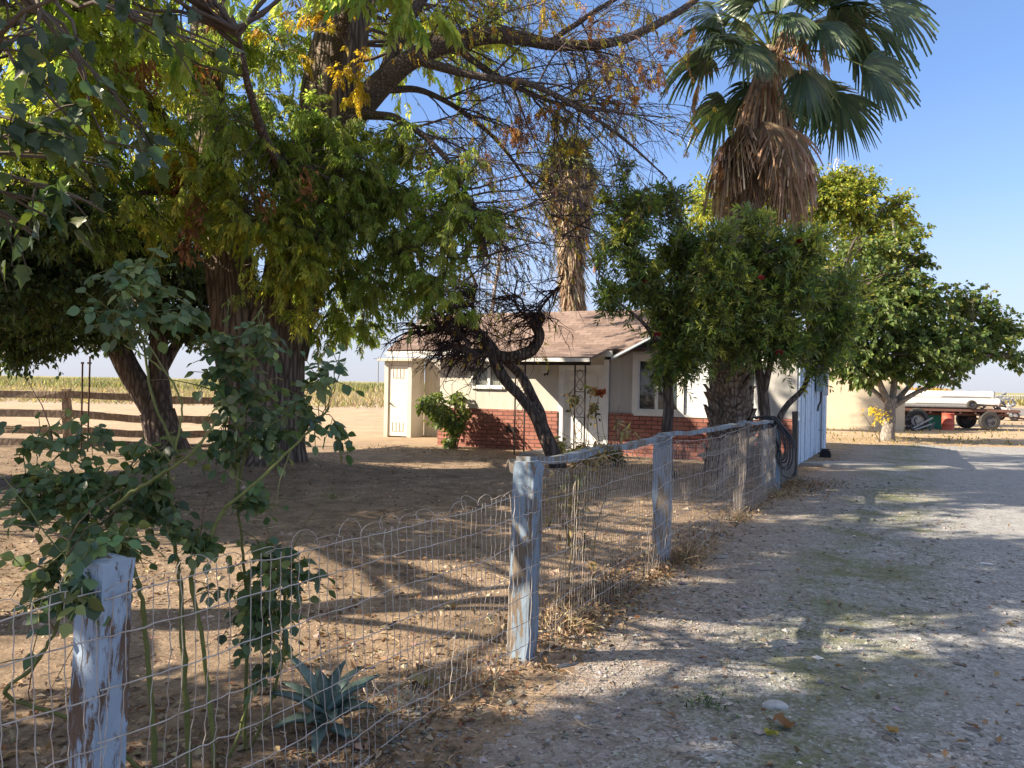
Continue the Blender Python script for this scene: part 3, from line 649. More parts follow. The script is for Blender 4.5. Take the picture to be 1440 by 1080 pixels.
def sprays(b, p, d, pal, pairs=4, L=.085, W=.028, Ls=.24, hang=.6, cols=None):
    "pinnate leaf sprays"
    M = len(p); d = nrm(nrm(d) + np.array([0, 0, -1]) * hang * rng.uniform(.4, 1.4, (M, 1)) + rng.normal(0, .25, (M, 3)))
    up = nrm(np.array([0, 0, 1.0]) + rng.normal(0, .5, (M, 3))); sd_ = nrm(np.cross(d, up)); Ls = Ls * rng.uniform(.7, 1.25, (M, 1)); base = pick(pal, M) if cols is None else cols
    for k in range(pairs):
        t = .25 + .7 * k / pairs
        for s in (-1, 1):
            q = p + d * Ls * t + np.array([0, 0, -.04]) * t * t; dl = nrm(d * .75 + sd_ * s * .8 + np.array([0, 0, -.45]) + rng.normal(0, .16, (M, 3)))
            b.leaves(q, dl, up + rng.normal(0, .3, (M, 3)), L * rng.uniform(.75, 1.25, M), W * rng.uniform(.8, 1.2, M), base * rng.uniform(.85, 1.15, (M, 1)), .2, .12)
    b.leaves(p + d * Ls * .92, nrm(d + [0, 0, -.3]), up, L * 1.1, W * 1.05, base, .2, .15)

M_BARK = m_bark('furrowed_bark', (.05, .038, .030), (.26, .203, .16), 8, .13, 1.0, .06)
M_BARK2 = m_bark('dark_bark', (.045, .034, .028), (.19, .15, .125), 9, .2, .9, .04); M_BARKG = m_bark('grey_bark', (.16, .14, .12), (.36, .32, .28), 9, .4, .6, .02)
M_LIMB = m_bark('branch_bark', (.04, .03, .026), (.17, .135, .115), 14, 1.0, .7, .02)
M_TWIG = m_simple('purplish_twig', (.115, .085, .078), .8, .4, 7, .2); M_TWIG2 = m_simple('brown_twig', (.13, .10, .075), .85, .4, 9, .2)
M_LEAF = m_leaf('ash_leaf', .54, .5, .3, 1.75); M_LEAFD = m_leaf('dark_leaf', .38, .42, .35, 1.3); M_LEAFR = m_leaf('rose_leaf', .32, .38, .45); M_DRY = m_leaf('dead_leaf', .2, .8, .1)

GREEN = [(.195, .255, .08), (.235, .28, .085), (.155, .21, .07), (.27, .30, .09)]
YGREEN = [(.30, .31, .07), (.25, .27, .065), (.37, .35, .075), (.20, .235, .06)]
GOLD = [(.34, .25, .03), (.40, .27, .035), (.27, .22, .03)]
RUST = [(.25, .12, .05), (.30, .15, .06), (.20, .09, .045)]
DKGRN = [(.045, .075, .03), (.06, .095, .035), (.035, .06, .025), (.075, .11, .035)]

# ------------------------------------------------------------------ the big ash tree
def big_tree():
    T = empty('ash_tree', (TREE[0], TREE[1], 0), 'huge old shade tree with forked furrowed trunk and drooping yellow green leaves', 'tree')
    o = np.array([TREE[0], TREE[1], 0]); tr = MB(); lm = MB(); nodes = []
    def L(pix, r, k=14, n=None, wob=.05, ridge=.1):
        r = np.array(r) * (1 if k > 30 else .62)
        p, rd = limb(tr if k > 30 else lm, rel(PV(pix), o), r, n, k, ridge, wob); nodes.append(p[len(p) // 4:]); return p
    limb(tr, rel(np.array([(-4.22, 12.9, -.15), (-4.2, 12.9, .12), (-4.17, 12.9, .5), (-4.14, 12.92, 1.1), (-4.1, 12.95, 1.9), (-4.05, 12.95, 2.5), (-3.95, 12.95, 3.1)]), o), [1.0, .76, .63, .585, .57, .52, .40], 60, 72, .13)
    L([(352, 580, 12.85), (340, 500, 12.75), (331, 430, 12.7), (318, 340, 12.7), (304, 250, 12.8), (290, 150, 12.9), (292, 30, 13), (300, -120, 13.2), (280, -300, 13.2)], [.36, .38, .37, .36, .33, .29, .26, .2, .1], 40, 70, .04, .13)
    L([(392, 500, 13), (406, 430, 13), (424, 330, 13), (448, 210, 13.1), (468, 100, 13.2), (488, 0, 13.3), (505, -120, 13.4), (510, -300, 13.6)], [.46, .46, .44, .43, .44, .42, .3, .12], 40, 70, .04, .13)
    L([(455, 225, 13.05), (510, 145, 12.9), (565, 92, 12.7), (625, 62, 12.6), (700, 50, 12.5), (770, 62, 12.4), (860, 60, 12.3), (915, 38, 12.2), (970, 5, 12.2), (1030, -45, 12.2)], [.38, .34, .30, .26, .20, .155, .12, .10, .085, .04], 20)
    for pix, r in (([(540, 105, 12.8), (580, 20, 12.9), (640, -60, 13), (720, -160, 13.2)], [.2, .16, .12, .05]),
                   ([(590, 85, 12.6), (660, 105, 12.2), (740, 118, 11.9), (810, 150, 11.7), (880, 195, 11.6), (940, 250, 11.5)], [.14, .10, .08, .06, .04, .015]),
                   ([(640, 65, 12.6), (700, 108, 12.9), (770, 140, 13.2), (850, 155, 13.4), (930, 165, 13.6)], [.11, .08, .06, .04, .015]),
                   ([(770, 62, 12.4), (830, 20, 12.6), (900, -20, 12.8), (960, -60, 13)], [.09, .07, .05, .02]),
                   ([(500, 158, 12.9), (560, 170, 12.4), (620, 215, 12), (665, 290, 11.8), (690, 370, 11.7)], [.14, .10, .07, .045, .015]),
                   ([(530, 125, 12.8), (600, 130, 13.2), (680, 180, 13.5), (740, 250, 13.7), (790, 330, 13.8)], [.12, .085, .06, .04, .012]),
                   ([(445, 230, 13.1), (500, 240, 13.6), (560, 290, 14), (590, 370, 14.2), (600, 430, 14.3)], [.13, .10, .07, .05, .02]),
                   ([(310, 280, 12.75), (240, 180, 12), (180, 110, 11.2), (100, 60, 10.5), (20, 40, 10)], [.22, .17, .13, .09, .04]),
                   ([(300, 220, 12.8), (230, 80, 13.4), (170, -40, 14), (100, -150, 14.4)], [.2, .15, .1, .05]),
                   ([(315, 330, 12.7), (270, 280, 11.9), (205, 270, 11.1), (140, 290, 10.6)], [.14, .10, .07, .03]),
                   ([(425, 320, 12.8), (400, 250, 11.6), (370, 190, 10.6), (350, 120, 9.8), (330, 40, 9.2)], [.17, .13, .10, .07, .04]),
                   ([(470, 100, 13), (500, -30, 11.6), (540, -150, 10.2), (600, -260, 9)], [.2, .16, .11, .05]),
                   ([(435, 280, 13.2), (470, 150, 14.6), (520, 20, 16), (580, -90, 17)], [.2, .16, .11, .05])):
        L(pix, r, 10)
    tr.build('trunk', M_BARK, T, True); lm.build('limbs', M_LIMB, T, True)
    nodes = np.concatenate(nodes); br = MB(); lf = MB(); dd = MB()
    #  u, v, ru, rv, depth, sprays, palette, spray length
    C = [(300, 255, 60, 60, 11.2, 300, YGREEN), (360, 300, 60, 70, 11.4, 380, YGREEN), (420, 335, 55, 65, 11.8, 420, YGREEN), (392, 385, 40, 25, 11.8, 120, YGREEN), (270, 300, 36, 30, 11, 100, YGREEN),
         (432, 390, 24, 50, 12.2, 170, YGREEN), (428, 440, 16, 26, 12.0, 60, YGREEN), (330, 180, 60, 50, 11, 250, GREEN), (400, 215, 60, 60, 11.6, 380, GREEN), (460, 180, 60, 60, 12, 300, GREEN),
         (500, 235, 65, 60, 12.2, 420, GREEN), (480, 300, 60, 60, 12.3, 420, GREEN), (545, 270, 50, 55, 12.4, 330, GREEN), (560, 345, 55, 50, 12.4, 330, GREEN), (620, 290, 45, 55, 12, 260, GREEN), (560, 200, 50, 40, 12.4, 200, GREEN),
         (640, 235, 40, 45, 12.2, 120, GREEN), (675, 305, 42, 28, 11.8, 190, GREEN), (600, 395, 45, 38, 12.4, 150, GREEN), (530, 400, 50, 42, 13, 230, GREEN), (480, 380, 40, 60, 13.2, 260, GREEN), (475, 448, 45, 28, 13.6, 170, GREEN),
         (505, 462, 40, 20, 13.8, 60, GREEN), (600, 420, 22, 24, 13.4, 26, GREEN), (640, 350, 26, 40, 12, 70, GREEN), (640, 420, 22, 20, 12, 30, GREEN),
         (60, 60, 80, 70, 10.4, 300, YGREEN), (150, 90, 70, 70, 11, 360, YGREEN), (230, 60, 70, 60, 11.8, 330, GREEN), (120, 170, 80, 60, 10.8, 320, YGREEN), (220, 150, 60, 60, 11.6, 260, YGREEN), (60, 240, 70, 60, 10.6, 280, GREEN),
         (170, 245, 70, 50, 11.2, 280, GREEN), (330, 60, 60, 60, 12.4, 230, GREEN), (395, 50, 45, 60, 12.6, 150, GREEN), (250, 225, 50, 40, 11.6, 160, YGREEN), (20, 130, 50, 60, 10, 170, GREEN), (380, 140, 50, 40, 11.8, 150, GREEN),
         (40, 180, 70, 60, 9.6, 260, YGREEN), (110, 60, 70, 60, 9.4, 240, GREEN), (30, 290, 60, 45, 9.8, 200, GREEN), (130, 330, 60, 36, 10.4, 160, GREEN), (200, 300, 50, 40, 10.6, 150, YGREEN),
         (495, 105, 24, 30, 12.4, 46, GOLD), (468, 18, 34, 24, 12.5, 60, GOLD), (510, 120, 18, 20, 12.4, 26, GOLD), (405, 62, 16, 26, 11.4, 26, GOLD), (262, 222, 26, 24, 11, 60, GOLD), (90, 100, 40, 40, 10.2, 50, GOLD),
         (742, 172, 38, 16, 12.6, 90, RUST), (725, 195, 26, 10, 12.6, 45, RUST), (782, 158, 18, 12, 12.6, 50, GOLD), (800, 175, 22, 8, 12.6, 34, GOLD), (700, 32, 50, 25, 12.6, 70, YGREEN), (770, 15, 50, 25, 12.4, 80, GOLD), (850, 25, 45, 25, 12.4, 50, RUST),
         (640, 30, 45, 30, 12.8, 70, YGREEN), (860, 92, 50, 22, 12.3, 60, RUST), (905, 110, 36, 26, 12.3, 55, RUST), (820, 115, 40, 20, 12.5, 40, GOLD), (940, 70, 40, 36, 12.2, 55, RUST), (880, 150, 40, 25, 12, 45, RUST), (820, 205, 26, 16, 12.4, 22, GOLD), (690, 225, 20, 14, 12.2, 12, RUST), (590, 40, 40, 40, 13.2, 70, YGREEN),
         (905, 20, 50, 22, 12.4, 50, GOLD), (960, 30, 30, 30, 12.3, 30, RUST)]
    for (u, v, ru, rv, d, n, pal) in C:
        c = P(u, v, d); R = np.array([ru / FPX * d, rng.uniform(.8, 1.6), rv / FPX * d]); ct = c - o
        nb = max(2, n // 32); tg = in_ell(nb, ct, R * .6); connect(br, nodes, tg, .022, .007)
        nt_ = max(4, n // 5); p0 = tg[rng.integers(0, nb, nt_)] + rng.normal(0, .05, (nt_, 3)); end = in_ell(nt_, ct, R, .5)
        Tw = twigs(p0, end - p0 + [0, 0, .1], np.linalg.norm(end - p0, axis=1) + .1, 5, .25, .12); br.tubes(Tw, np.full((nt_, 5), 1.) * np.linspace(.006, .0025, 5), 3)
        p, dr, _ = along(Tw, int(n * 1.3), .3)
        dark = rng.random(len(p)) < .25; cols = pick(pal, len(p)); alt = pick(GREEN if pal is YGREEN else pal, len(p)); cols[dark] = alt[dark] * .8
        small = pal in (RUST,) or (u > 690)
        sprays(lf, p, dr, pal, 3 if small else 4, .055 if small else .092, .021 if small else .033, .15 if small else .25, .9, cols)
    # hanging clumps of dead leaves
    for (u, v, d, n) in ((205, 108, 10, 30), (290, 110, 11, 30), (210, 100, 10.4, 20), (255, 262, 10.8, 40), (275, 300, 10.6, 50), (265, 345, 10.6, 50), (430, 260, 11, 22), (370, 280, 11, 22), (300, 20, 11, 40), (130, 45, 10, 20), (165, 95, 10, 24), (600, 225, 12.2, 12)):
        p = in_ell(n * 2, P(u, v, d) - o, np.array([.16, .2, .3])); dd.leaves(p, np.array([0, 0, -1.]) + rng.normal(0, .5, (len(p), 3)), rand_dir(len(p)), rng.uniform(.08, .15, len(p)), rng.uniform(.03, .06, len(p)), pick(RUST, len(p)), .45)
    # upper crown above the picture, which shades the yard
    for (x, y, z, R, n) in ((-6, 12.5, 10.5, (3.2, 3, 2.2), 467), (-2.2, 12.5, 10.6, (3, 3, 2.2), 467), (-4, 16.5, 9.6, (3.5, 3, 2.2), 415), (-5.2, 10.2, 9.4, (2.6, 2.0, 1.8), 363), (.8, 13, 9.8, (2.2, 2.2, 1.3), 134), (-7.5, 14, 8.2, (2.2, 2.5, 2.2), 363), (-1, 16, 8.6, (2, 2, 1.5), 134), (3, 12.6, 9.6, (1.8, 1.5, .8), 45), (-7, 9.6, 7.6, (2, 1.6, 1.8), 311), (-3.6, 9.8, 8.2, (2, 1.4, 1.2), 233), (-4.6, 8.8, 6.2, (1.8, .9, .9), 217), (-1.8, 9.6, 6.9, (1.4, 1.0, .7), 134)):
        ct = np.array([x, y, z]) - o; nb = 14; tg = in_ell(nb, ct, np.array(R) * .6); connect(br, nodes, tg, .034, .012)
        nt_ = n // 6; p0 = tg[rng.integers(0, nb, nt_)]; end = in_ell(nt_, ct, R); Tw = twigs(p0, end - p0, np.linalg.norm(end - p0, axis=1), 5, .2, .1); br.tubes(Tw, np.full((nt_, 5), 1.) * np.linspace(.012, .004, 5), 3)
        p, dr, _ = along(Tw, n, .3); sprays(lf, p, dr, GREEN, 3, .16, .075, .34, .6)
    # bare purplish twigs drooping off the right limb
    src = nodes[(nodes[:, 0] > 1.35) & (nodes[:, 1] > -1.6) & (nodes[:, 0] < 5.2) & (nodes[:, 2] < 8.6)]
    def bare(n, L0, L1, dirs, droop, r0, N=9, src=src):
        p0 = src[rng.integers(0, len(src), n)]; dv = np.asarray(dirs) + rng.normal(0, .45, (n, 3)); Tw = twigs(p0, dv, rng.uniform(L0, L1, n), N, droop, .1)
        br.tubes(Tw, np.linspace(r0, .0035, N)[None] * rng.uniform(.7, 1.2, (n, 1)), 4); return Tw
    A = bare(130, 1.0, 2.3, (.85, -.1, -.02), .14, .018); p, dr, _ = along(A, 1900, .1, .98)
    B = twigs(p, dr + rng.normal(0, .55, p.shape) + [.1, 0, -.15], rng.uniform(.3, 1.0, len(p)), 6, .35, .14); br.tubes(B, np.full((len(p), 6), 1.) * np.linspace(.0065, .0028, 6), 3)
    p, dr, _ = along(B, 3200, .2, .98)
    Cc = twigs(p, dr + rng.normal(0, .6, p.shape), rng.uniform(.12, .4, len(p)), 4, .4, .15); br.tubes(Cc, np.full((len(p), 4), 1.) * np.linspace(.004, .0024, 4), 3)
    p, dr, _ = along(Cc, 2500, .5, 1); sprays(lf, p, dr, RUST + GOLD + GOLD + YGREEN, 2, .05, .02, .09, .8)
    s2 = nodes[(nodes[:, 2] < 6.5) & (nodes[:, 2] > 2.8)]
    A = bare(26, .6, 1.6, (0, -.4, -.1), .5, .011, 8, s2); p, dr, _ = along(A, 130, .2); B = twigs(p, dr + rng.normal(0, .6, p.shape), rng.uniform(.2, .6, len(p)), 5, .5, .15); br.tubes(B, np.full((len(p), 5), 1.) * np.linspace(.005, .0025, 5), 3)
    br.build('branches', M_TWIG, T, True); lf.build('crown', M_LEAF, T); dd.build('dead_leaves', M_DRY, T)
big_tree()

# ------------------------------------------------------------------ generic leafy tree
def leafy_tree(name, label, cat, base, trunk, stems, clusters, pal, nleaf, Lr, Wr, bark, leafmat, branch_r=.05, broad=False, hang=.4, twig_len=.5, fold=.22, group=None):
    T = empty(name, base, label, cat, group); o = np.array(base); tr = MB(); nodes = []
    limb(tr, rel(trunk[0], o), trunk[1], 26, 28, .09, .02)
    for pts, r in stems: p, _ = limb(tr, rel(pts, o), r, 20, 10, .08, .06); nodes.append(p[4:])
    tr.build('trunk', bark, T, True); nodes = np.concatenate(nodes); br = MB(); lf = MB(); wsum = sum(c[2] for c in clusters)
    for c, R, w in clusters:
        n = int(nleaf * w / wsum); ct = np.array(c) - o; nb = max(3, n // 220); tg = in_ell(nb, ct, np.array(R) * .65); Bp = connect(br, nodes, tg, branch_r * .6, .012)
        nt_ = max(6, n // 16); p0, d0, _ = along(Bp, nt_, .45); end = in_ell(nt_, ct, R, .42); Tw = twigs(p0, end - p0, np.linalg.norm(end - p0, axis=1), 5, .15, .12); br.tubes(Tw, np.full((nt_, 5), 1.) * np.linspace(.008, .003, 5), 3)
        p, dr, _ = along(Tw, n, .45); dv = dr + rng.normal(0, .7, p.shape) + np.array([0, 0, -hang])
        up = nrm(np.array([0, 0, 1.]) + rng.normal(0, .55, p.shape)); pl = pal(p + o) if callable(pal) else pick(pal, n)
        lf.leaves(p + rng.normal(0, .04, p.shape), dv, up, rng.uniform(*Lr, n), rng.uniform(*Wr, n), pl, fold, .15, broad)
    br.build('branches', M_TWIG2, T, True); lf.build('crown', leafmat, T, bool(broad)); return T
# dark low tree at the left edge of the yard
b2 = (TREE2[0], TREE2[1], 0)
leafy_tree('mulberry_tree', 'low dark leafed tree with leaning double trunk by the rail fence', 'tree', b2,
    ([(-7.05, 15.9, -.1), (-7.1, 15.9, .15), (-7.2, 15.9, .5), (-7.3, 15.9, .9)], [.52, .42, .36, .34]),
    [(PV([(225, 590, 15.9), (195, 540, 15.8), (160, 480, 15.7), (125, 420, 15.4), (90, 350, 15)]), [.25, .24, .22, .16, .06]), (PV([(228, 590, 15.9), (222, 530, 16), (222, 470, 16), (232, 400, 15.8), (250, 320, 15.6)]), [.26, .2, .17, .13, .05]),
     (PV([(215, 540, 16), (260, 470, 16.5), (310, 430, 17), (350, 400, 17.4)]), [.14, .1, .07, .03]), (PV([(160, 480, 15.7), (90, 440, 14.8), (30, 430, 14.2), (-40, 430, 13.8)]), [.12, .09, .06, .03]), (PV([(222, 480, 16), (180, 400, 17), (120, 330, 18)]), [.12, .09, .04])],
    [(P(u, v, d), (ru / FPX * d, 1.2, rv / FPX * d), w) for u, v, d, ru, rv, w in ((40, 380, 14.6, 100, 70, 3), (130, 370, 15, 90, 70, 3), (230, 370, 15.4, 80, 70, 3), (300, 395, 16.4, 60, 55, 2), (30, 455, 14.4, 70, 45, 2), (120, 440, 15, 75, 40, 2), (250, 450, 16.4, 60, 36, 1.8), (60, 300, 15, 120, 60, 2), (200, 300, 16, 110, 60, 2), (320, 460, 17, 40, 35, .8), (-60, 400, 14.5, 90, 90, 2), (25, 500, 14.2, 40, 26, .5), (20, 350, 10.4, 90, 60, 2.6), (110, 350, 11.2, 90, 60, 2.6), (-100, 370, 10, 110, 90, 3), (180, 330, 11.8, 80, 50, 2), (60, 280, 9.8, 100, 50, 2), (-60, 300, 9, 100, 70, 2), (-330, 330, 9, 130, 110, 3), (-420, 380, 10.5, 140, 100, 3), (-260, 330, 8, 110, 90, 2.4), (60, 470, 14, 60, 26, .9), (150, 470, 15.6, 50, 24, .8), (100, 420, 12.5, 80, 36, 1.4))],  # clusters left of the frame are added to shade the yard
    DKGRN, 104000, (.08, .13), (.05, .08), M_BARK2, M_LEAFD, .07)
# maple by the outbuilding
mb_ = P(1248, 622, 24.4) * [1, 1, 0]
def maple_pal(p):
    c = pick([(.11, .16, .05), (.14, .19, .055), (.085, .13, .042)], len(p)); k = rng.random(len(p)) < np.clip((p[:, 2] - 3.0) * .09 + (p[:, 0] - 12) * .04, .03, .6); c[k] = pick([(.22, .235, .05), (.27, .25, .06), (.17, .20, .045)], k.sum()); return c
mp = lambda u, v, d=24.4: P(u, v, d)
leafy_tree('maple_tree', 'round leafy green tree with short grey trunk beside the gravel driveway', 'tree', mb_,
    ([mb_ + [0, 0, -.1], mb_ + [0, 0, .15], mb_ + [.05, 0, .6], mp(1251, 575), mp(1254, 560)], [.27, .215, .185, .175, .17]),
    [(PV([(1252, 575, 24.4), (1240, 545, 24.3), (1225, 500, 24), (1205, 440, 23.6), (1190, 370, 23.2)]), [0.105, 0.093, 0.074, .08, .03]), (PV([(1253, 572, 24.4), (1258, 530, 24.5), (1265, 470, 24.8), (1262, 390, 25), (1255, 310, 25)]), [0.112, 0.087, 0.068, .08, .03]),
     (PV([(1256, 572, 24.4), (1290, 552, 24.2), (1330, 535, 24), (1375, 500, 24)]), [0.093, 0.074, 0.050, .03]), (PV([(1254, 570, 24.4), (1295, 525, 25), (1330, 470, 25.6), (1355, 410, 26)]), [0.087, 0.068, 0.050, .03]), (PV([(1250, 570, 24.4), (1220, 540, 25), (1180, 510, 25.5), (1130, 480, 25.8)]), [0.081, 0.062, 0.043, .03])],
    [(mp(u, v, d), (ru / FPX * d, rd, rv / FPX * d), w) for u, v, d, ru, rv, rd, w in ((1190, 480, 24, 60, 55, 1.6, 2), (1230, 440, 23.4, 65, 60, 1.6, 2.4), (1290, 475, 23.6, 70, 50, 1.8, 2.6), (1345, 480, 24, 50, 42, 1.4, 1.8), (1395, 475, 24.4, 36, 36, 1.1, 1.0), (1250, 390, 24, 60, 50, 1.7, 1.9), (1300, 425, 24, 50, 40, 1.6, 1.5), (1215, 350, 24.4, 45, 40, 1.4, .9), (1425, 465, 24.6, 22, 30, .8, .5), (1435, 505, 24.6, 16, 16, .6, .2),
     (1262, 340, 24.4, 36, 32, 1.2, .6), (1250, 515, 24, 60, 26, 1.4, 1.1), (1315, 520, 24, 45, 22, 1.2, .7), (1140, 490, 25, 45, 40, 1.4, 1), (1160, 400, 24.8, 50, 50, 1.4, 1.2), (1350, 420, 24.4, 40, 30, 1.2, .8), (1395, 440, 24.4, 26, 24, .9, .4), (1290, 365, 24.4, 28, 26, .9, .35), (1205, 525, 23.6, 36, 22, 1, .5))],
    maple_pal, 25000, (.10, .20), (.09, .16), M_BARKG, M_LEAFD, .09, hang=.55, fold=.2)
# tall yellowing tree behind the palm and the house
yb = P(1130, 604, 35) * [1, 1, 0]
leafy_tree('yellowing_tree', 'tall yellow green tree rising behind the front palm and house', 'tree', yb,
    ([yb + [0, 0, -.1], yb + [0, 0, .4], yb + [0, .1, 1.5], P(1132, 520, 35)], [.4, .3, .26, .22]),
    [(PV([(1132, 530, 35), (1110, 440, 35), (1070, 350, 35), (1010, 280, 35)]), [.18, .13, .09, .03]), (PV([(1132, 530, 35), (1140, 420, 35.3), (1150, 330, 35.6), (1160, 250, 35.6)]), [.18, .13, .09, .03]), (PV([(1133, 530, 35), (1170, 430, 34.9), (1210, 340, 34.8), (1250, 280, 34.8)]), [.16, .12, .08, .03])],
    [(P(u, v, 35), (ru / FPX * 35, 1.8, rv / FPX * 35), w) for u, v, ru, rv, w in ((990, 290, 40, 50, 1), (1160, 280, 45, 55, 1.6), (1200, 300, 50, 55, 1.6), (1060, 360, 70, 60, 1.6), (1150, 370, 60, 60, 1.4), (970, 370, 40, 40, .7), (1235, 330, 36, 45, .9), (1120, 240, 30, 20, .3), (1215, 255, 30, 24, .5), (1185, 250, 40, 24, .6), (1255, 300, 30, 30, .6), (1270, 275, 14, 16, .12), (1285, 320, 16, 20, .2), (1080, 300, 60, 50, 1))],
    [(.20, .24, .055), (.26, .275, .065), (.15, .19, .05), (.33, .30, .075), (.12, .165, .045)], 26000, (.13, .21), (.09, .14), M_BARKG, M_LEAF, .08)
# near tree whose trunk stands left of the frame: big lobed leaves hang into the picture, unseen foliage is added for shade
nb_ = np.array([-6.6, 4.4, 0.0])
near_cl = [(P(u, v, d), (ru / FPX * d, .45, rv / FPX * d), w) for u, v, d, ru, rv, w in ((30, 190, 3.9, 85, 95, 0.138), (10, 60, 3.6, 80, 80, 0.083), (90, 290, 4.3, 90, 45, 0.074), (120, 190, 4.4, 70, 70, 0.083), (200, 215, 4.8, 60, 60, 0.055), (90, 20, 3.4, 60, 35, 0.041), (215, 8, 3.7, 60, 22, 0.037), (310, 75, 5, 45, 35, 0.028), (40, 340, 4.6, 70, 40, 0.046))]
near_cl += [((-5.6, 4.9, 5.9), (1.9, 1.4, 1.0), 7), ((-4.2, 5.3, 5.6), (1.4, 1.3, .8), 5), ((-5.6, 4.7, 4.7), (1.2, .6, .5), 3), ((-4.5, 4.7, 4.8), (1.0, .55, .45), 2.4), ((-5.2, 6.7, 6.1), (1.8, 1.1, .9), 6), ((-2.6, 5.5, 5.3), (.9, 1.2, .5), 2.6), ((-6.6, 7.2, 6.9), (1.6, 1.0, .9), 4), ((-3.6, 6.5, 5.6), (1.1, .9, .6), 2.4), ((-6.8, 5.9, 6.6), (1.5, 1.5, .9), 4), ((-3.2, 4.5, 5.2), (1.0, .7, .5), 1.6),  # off-frame clusters, added to cast shade on drive, yard and foreground
            ((-8.2, 7.4, 4.2), (1.8, 1.3, 1.3), 6), ((-9.4, 8.8, 3.4), (1.8, 1.3, 1.4), 6), ((-7.3, 6.5, 4.5), (1.0, .7, .7), 2.6), ((-10.4, 10.2, 3.6), (1.8, 1.2, 1.4), 5), ((-6.6, 8.6, 4.6), (1.0, .8, .8), 2.4), ((-5.3, 2.7, 4.9), (1.5, .6, .8), 5), ((-3.8, 3.2, 4.6), (1.0, .6, .5), 3),
            ((-5.4, 2.1, 4.6), (1.6, .9, 1.2), 4.5), ((-5.0, 1.1, 4.0), (1.5, .9, 1.3), 4), ((-5.0, 1.9, 2.6), (1.0, 1.0, 1.2), 4), ((-5.6, 0.7, 2.2), (1.2, .9, 1.1), 3), ((-3.9, 1.5, 5.2), (1.2, .8, .7), 2.4), ((-7.5, 2.5, 4.2), (1.2, .8, 1.4), 3)]
leafy_tree('sycamore_tree', 'near tree whose large lobed blue green leaves hang above the rose bush', 'tree', nb_,
    ([nb_ + [0, 0, -.1], nb_ + [0, 0, .3], nb_ + [.05, 0, 1.2], nb_ + [.1, 0, 2.2], nb_ + [.2, 0, 3.0]], [.4, .3, .25, .22, .2]),
    [([nb_ + [.15, 0, 2.4], (-5.4, 4.8, 3.2), (-3.8, 4.3, 3.7), (-2.6, 4.2, 3.75)], [.09, .06, .035, .012]), ([nb_ + [.2, 0, 2.8], (-5.8, 4.4, 4), (-5.0, 3.2, 4.5), (-4.2, 2.4, 5)], [.07, .05, .035, .015]), ([nb_ + [.2, 0, 2.9], (-6.0, 4.8, 4.6), (-5.4, 5.4, 5.5), (-4.0, 6.2, 5.9)], [.09, .06, .045, .02]),
     ([nb_ + [.1, 0, 2.2], (-5.6, 4.6, 2.6), (-4.4, 4.0, 2.9), (-3.1, 3.8, 2.7)], [.1, .07, .04, .012]), ([nb_ + [.1, 0, 1.8], (-6.2, 4.4, 2.4), (-5.7, 3.2, 2.5), (-5.4, 2.0, 2.6)], [.12, .09, .06, .02]), ([nb_ + [.2, 0, 2.9], (-6.6, 5.2, 4.8), (-6.4, 6.2, 5.9)], [.08, .06, .02])],
    near_cl, [(.05, .085, .05), (.06, .10, .055), (.04, .07, .04), (.09, .14, .04)], 34000, (.08, .15), (.07, .12), M_BARKG, M_LEAFR, .05, 'lobed', .9, fold=.14)
# ------------------------------------------------------------------ bottlebrush trees in front of the wing
def bottlebrush(name, label, base, trunk, stems, clusters, ntw, flowers):
    T = empty(name, base, label, 'tree'); o = np.array(base); tr = MB(); nodes = []
    for pts, r in trunk + stems: p, _ = limb(tr, rel(pts, o), r, 24, 12, .1, .05); nodes.append(p[6:])
    tr.build('trunk', M_BARK2, T, True); nodes = np.concatenate(nodes); br = MB(); lf = MB(); ws = sum(c[2] for c in clusters)
    for c, R, w in clusters:
        n = int(ntw * w / ws); ct = np.array(c) - o; nb = max(3, n // 16); tg = in_ell(nb, ct, np.array(R) * .7); Bp = connect(br, nodes, tg, .022, .007)
        p0, d0, _ = along(Bp, n, .4); end = in_ell(n, ct, R, .4); hang = np.where(rng.random((n, 1)) < .25, -.35, .25)
        Tw = twigs(p0, (end - p0) + np.array([0, 0, 1.]) * hang, np.clip(np.linalg.norm(end - p0, axis=1), .2, .8), 5, .12, .1); br.tubes(Tw, np.full((n, 5), 1.) * np.linspace(.005, .0022, 5), 3)
        tipd = nrm(Tw[:, 4] - Tw[:, 3]); fresh = rng.random(n) < .42
        base_c = pick([(0.102, 0.156, 0.048), (0.144, 0.198, 0.060), (0.078, 0.120, 0.038)], n); base_c[fresh] = pick([(0.253, 0.287, 0.057), (0.196, 0.230, 0.052)], fresh.sum())
        for k in range(16):
            t = 4 * (.4 + .6 * k / 15) * .9999; i = int(t); q = Tw[:, i] + (Tw[:, i + 1] - Tw[:, i]) * (t - i); rd = rand_dir(n)
            dv = nrm(tipd * (.4 + .045 * k) + nrm(rd - tipd * (rd * tipd).sum(1, keepdims=True)))
            lf.leaves(q, dv, rd[:, [1, 2, 0]], rng.uniform(.085, .155, n), rng.uniform(.024, .038, n), base_c * rng.uniform(.8, 1.2, (n, 1)), .1, .05)
    br.build('branches', M_TWIG2, T); lf.build('crown', M_LEAFD, T)
    for q in flowers:
        f = MB(); n = 260; t = rng.random(n); ax = nrm(rng.normal(0, 1, 3)); a = rand_dir(n); a = nrm(a - ax * (a @ ax)[:, None]); p = (t[:, None] - .5) * .1 * ax
        f.tubes(np.stack([p, p + a * .024 + ax * .008, p + a * .034 + ax * .02], 1), np.full((n, 3), .0022), 3); fo = f.build('flower', M_RED, T, loc=np.array(q) - o)
M_RED = m_simple('bottlebrush_red', (.27, .025, .025), .8, .35, 20, .1)
